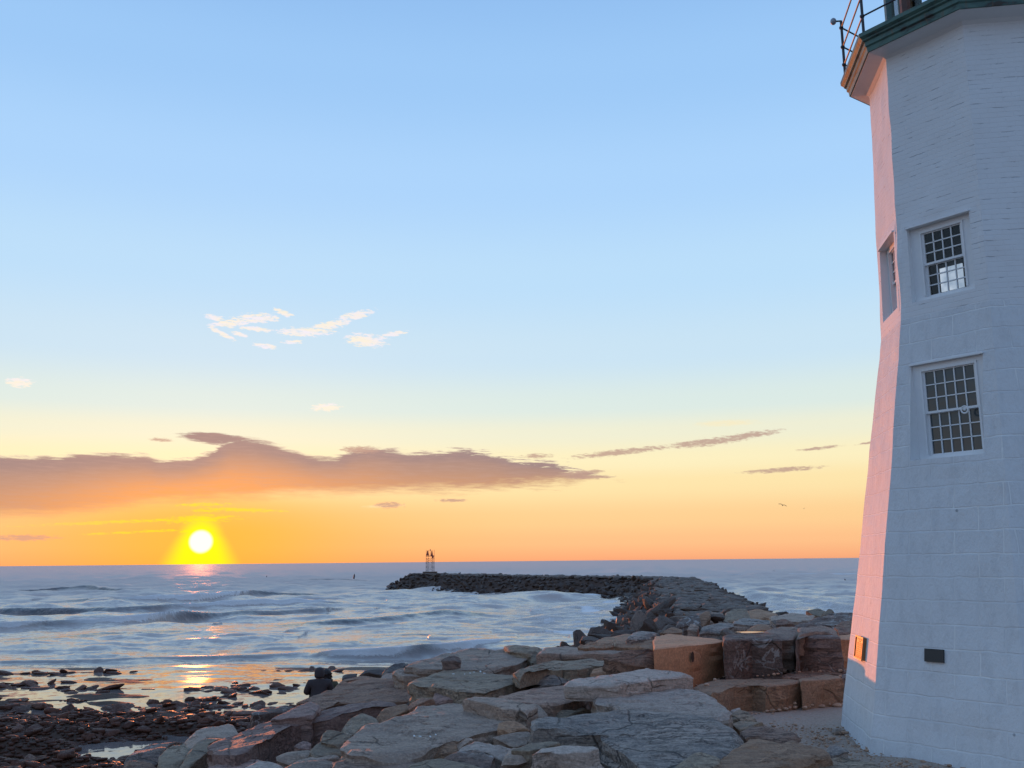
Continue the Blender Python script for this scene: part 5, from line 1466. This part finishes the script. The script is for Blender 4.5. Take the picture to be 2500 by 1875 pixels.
# stones along the foot of the lower step and of the veined blocks
PEB = mesh_of([rock_shape(500 + k, 2, 26, .14, .10, (1.15, .9, .75)) for k in range(6)], 'cobble', R['pebble'], True)
rg = np.random.default_rng(21)
rowA = [(820,625,10),(860,632,12),(900,628,9),(955,608,9),(985,590,16),(1035,582,24),(1045,628,14),(1080,590,10),(1115,578,20),(1180,562,22),(1228,553,18),(1285,545,24),(1280,505,18),(1390,548,20),(1440,545,12),(1470,528,12),(1570,532,28),(1660,520,12),(1740,518,34),(1795,518,14),(1800,480,12)]
rowB = [(1160,172,34),(1100,190,14),(1060,195,16),(1000,205,14),(940,215,10),(880,215,10),(1240,150,24),(1290,180,12),(1330,170,14),(1470,175,12),(1560,172,12),(1660,180,10),(1770,150,22),(1830,155,14),(1770,215,14),(420,265,18),(330,320,20),(515,232,12),(460,250,10),(220,312,10),(1545,172,8)]
for row, lab, grp in ((rowA, 'small pale cobble in the row along the foot of the tan step blocks', 'cobbles at the foot of the step'), (rowB, 'pale cobble lying on the ledge below the orange and veined blocks', 'cobbles on the ledge')):
    for x, y, w in row:
        X_, Y_ = 1650 + x * .22604, 1600 + y * .22604
        h = on_obj(X_, Y_ + w * .06, NEARR)
        if not h: continue
        r = w * .30 * h[0] / FPX
        if h[2].z < .4:
            h = on_obj(X_, Y_ + w * .22604, NEARR) or h
        o = bpy.data.objects.new('cobble', PEB[int(rg.integers(0, 6))]); COL.objects.link(o)
        o.location = h[1] + Vector((0, -r * .5, r * .3)); o.scale = np.array([1, .85, .8]) * r; o.rotation_euler = (0, 0, rg.uniform(0, 6.28))
        tag(o, lab, 'cobble', grp)
def one(name, X_, Y_, w, lab, mat='pale', sq=.6, seed=900):
    h = on_obj(X_, Y_, NEARR)
    if not h: return
    r = w / 2 * h[0] / FPX
    v, f = rock_shape(seed, 3, 28, .12, .06, (1, .8, sq))
    o = link(name, mesh_np(name, v * r, f, True), R[mat], None, h[1] + Vector((0, 0, r * sq * .5)))
    tag(o, lab, 'stone')
one('stone', 2045, 1793, 28, 'smooth white oval stone on the gravel at the lighthouse corner')
one('stone', 2090, 1822, 16, 'flat grey stone touching the lighthouse wall on the gravel', 'grey', .4, 901)
# rain puddle on the veined block
pz = SLAB_PUDDLE = None
c = on_obj(1650 + 880 * .20344, 1450 + 478 * .20344, NEARR)
if c:
    n_ = 40; v = []
    for k in range(n_):
        a = 2 * math.pi * k / n_
        v.append((c[1].x + math.cos(a) * .24 * (1 + .25 * math.sin(3 * a + 1)), c[1].y + math.sin(a) * .20 * (1 + .2 * math.sin(2 * a)), c[1].z + .03))
    me = mesh_np('puddle', v, [tuple(range(n_))])
    tag(link('puddle', me, plain('rain_water', (.03, .035, .04), .03, var=.0, scale=5, bump=.05)), 'small bright rain puddle on top of the dark veined block', 'puddle')
# white splashes of bird droppings on the big slab
DROP = plain('bird_dropping', (.75, .75, .72), .8)
def splash(x, y, tile, lab, w):
    x0, y0, k = TILE[tile]; h = on_obj(x0 + x * k, y0 + y * k, NEARR)
    if not h: return
    r = w * k * h[0] / FPX
    n_ = 14; nr = np.array(h[2]); t1 = np.cross(nr, (0, 1.0, 0)); t1 /= np.linalg.norm(t1); t2 = np.cross(nr, t1)
    c0 = np.array(h[1]) + nr * .006
    rim = [c0 + (t1 * math.cos(2 * math.pi * j / n_) + t2 * math.sin(2 * math.pi * j / n_) * .9) * r * rg.uniform(.6, 1.2) for j in range(n_)]
    low = [p - nr * .012 for p in rim]
    F = [(n_ * 2, j, (j + 1) % n_) for j in range(n_)] + [(j, n_ + j, n_ + (j + 1) % n_, (j + 1) % n_) for j in range(n_)]
    o = link('bird_dropping', mesh_np('bird_dropping', np.array(rim + low + [c0 + nr * .004]) - c0, F, True), DROP, h[3], c0 - np.array(h[3].location))
    o['label'] = lab
for x, y, w in ((315, 1262, 14), (385, 1268, 18), (515, 1272, 14), (580, 1245, 12)): splash(x, y, 3, 'white bird dropping spattered on the largest flat slab', w)
for x, y, w in ((800, 488, 16), (940, 490, 9), (1010, 478, 12), (1060, 465, 14), (1140, 460, 16), (1190, 480, 18)): splash(x, y, 3, 'white bird dropping at the far edge of the olive grey leaf shaped slab', w)
# bent pale twigs in the crack of the layered slab
h = on_obj(1250 + 1100 * .22604, 1480 + 462 * .22604, NEARR)
if h:
    b0 = np.array(h[1]); m = MB()
    for dx_, tx, hh in ((-.05, .03, .17), (0, .03, .2), (.05, -.01, .13)):
        a = b0 + (dx_, 0, -.05); k_ = b0 + (dx_ + tx, .01, hh * .6); m.tube(a, k_, .012, .009, n=6); m.tube(k_, b0 + (dx_ + tx * 1.3, 0, hh), .009, .004, n=6)
    tw = m.build('dry_stalk', plain('dry_straw', (.45, .38, .27), .8), smooth=True, origin=b0); tw.location = b0
    tag(tw, 'pale dry stalks sticking up from the crack behind the long layered slab', 'stalk')
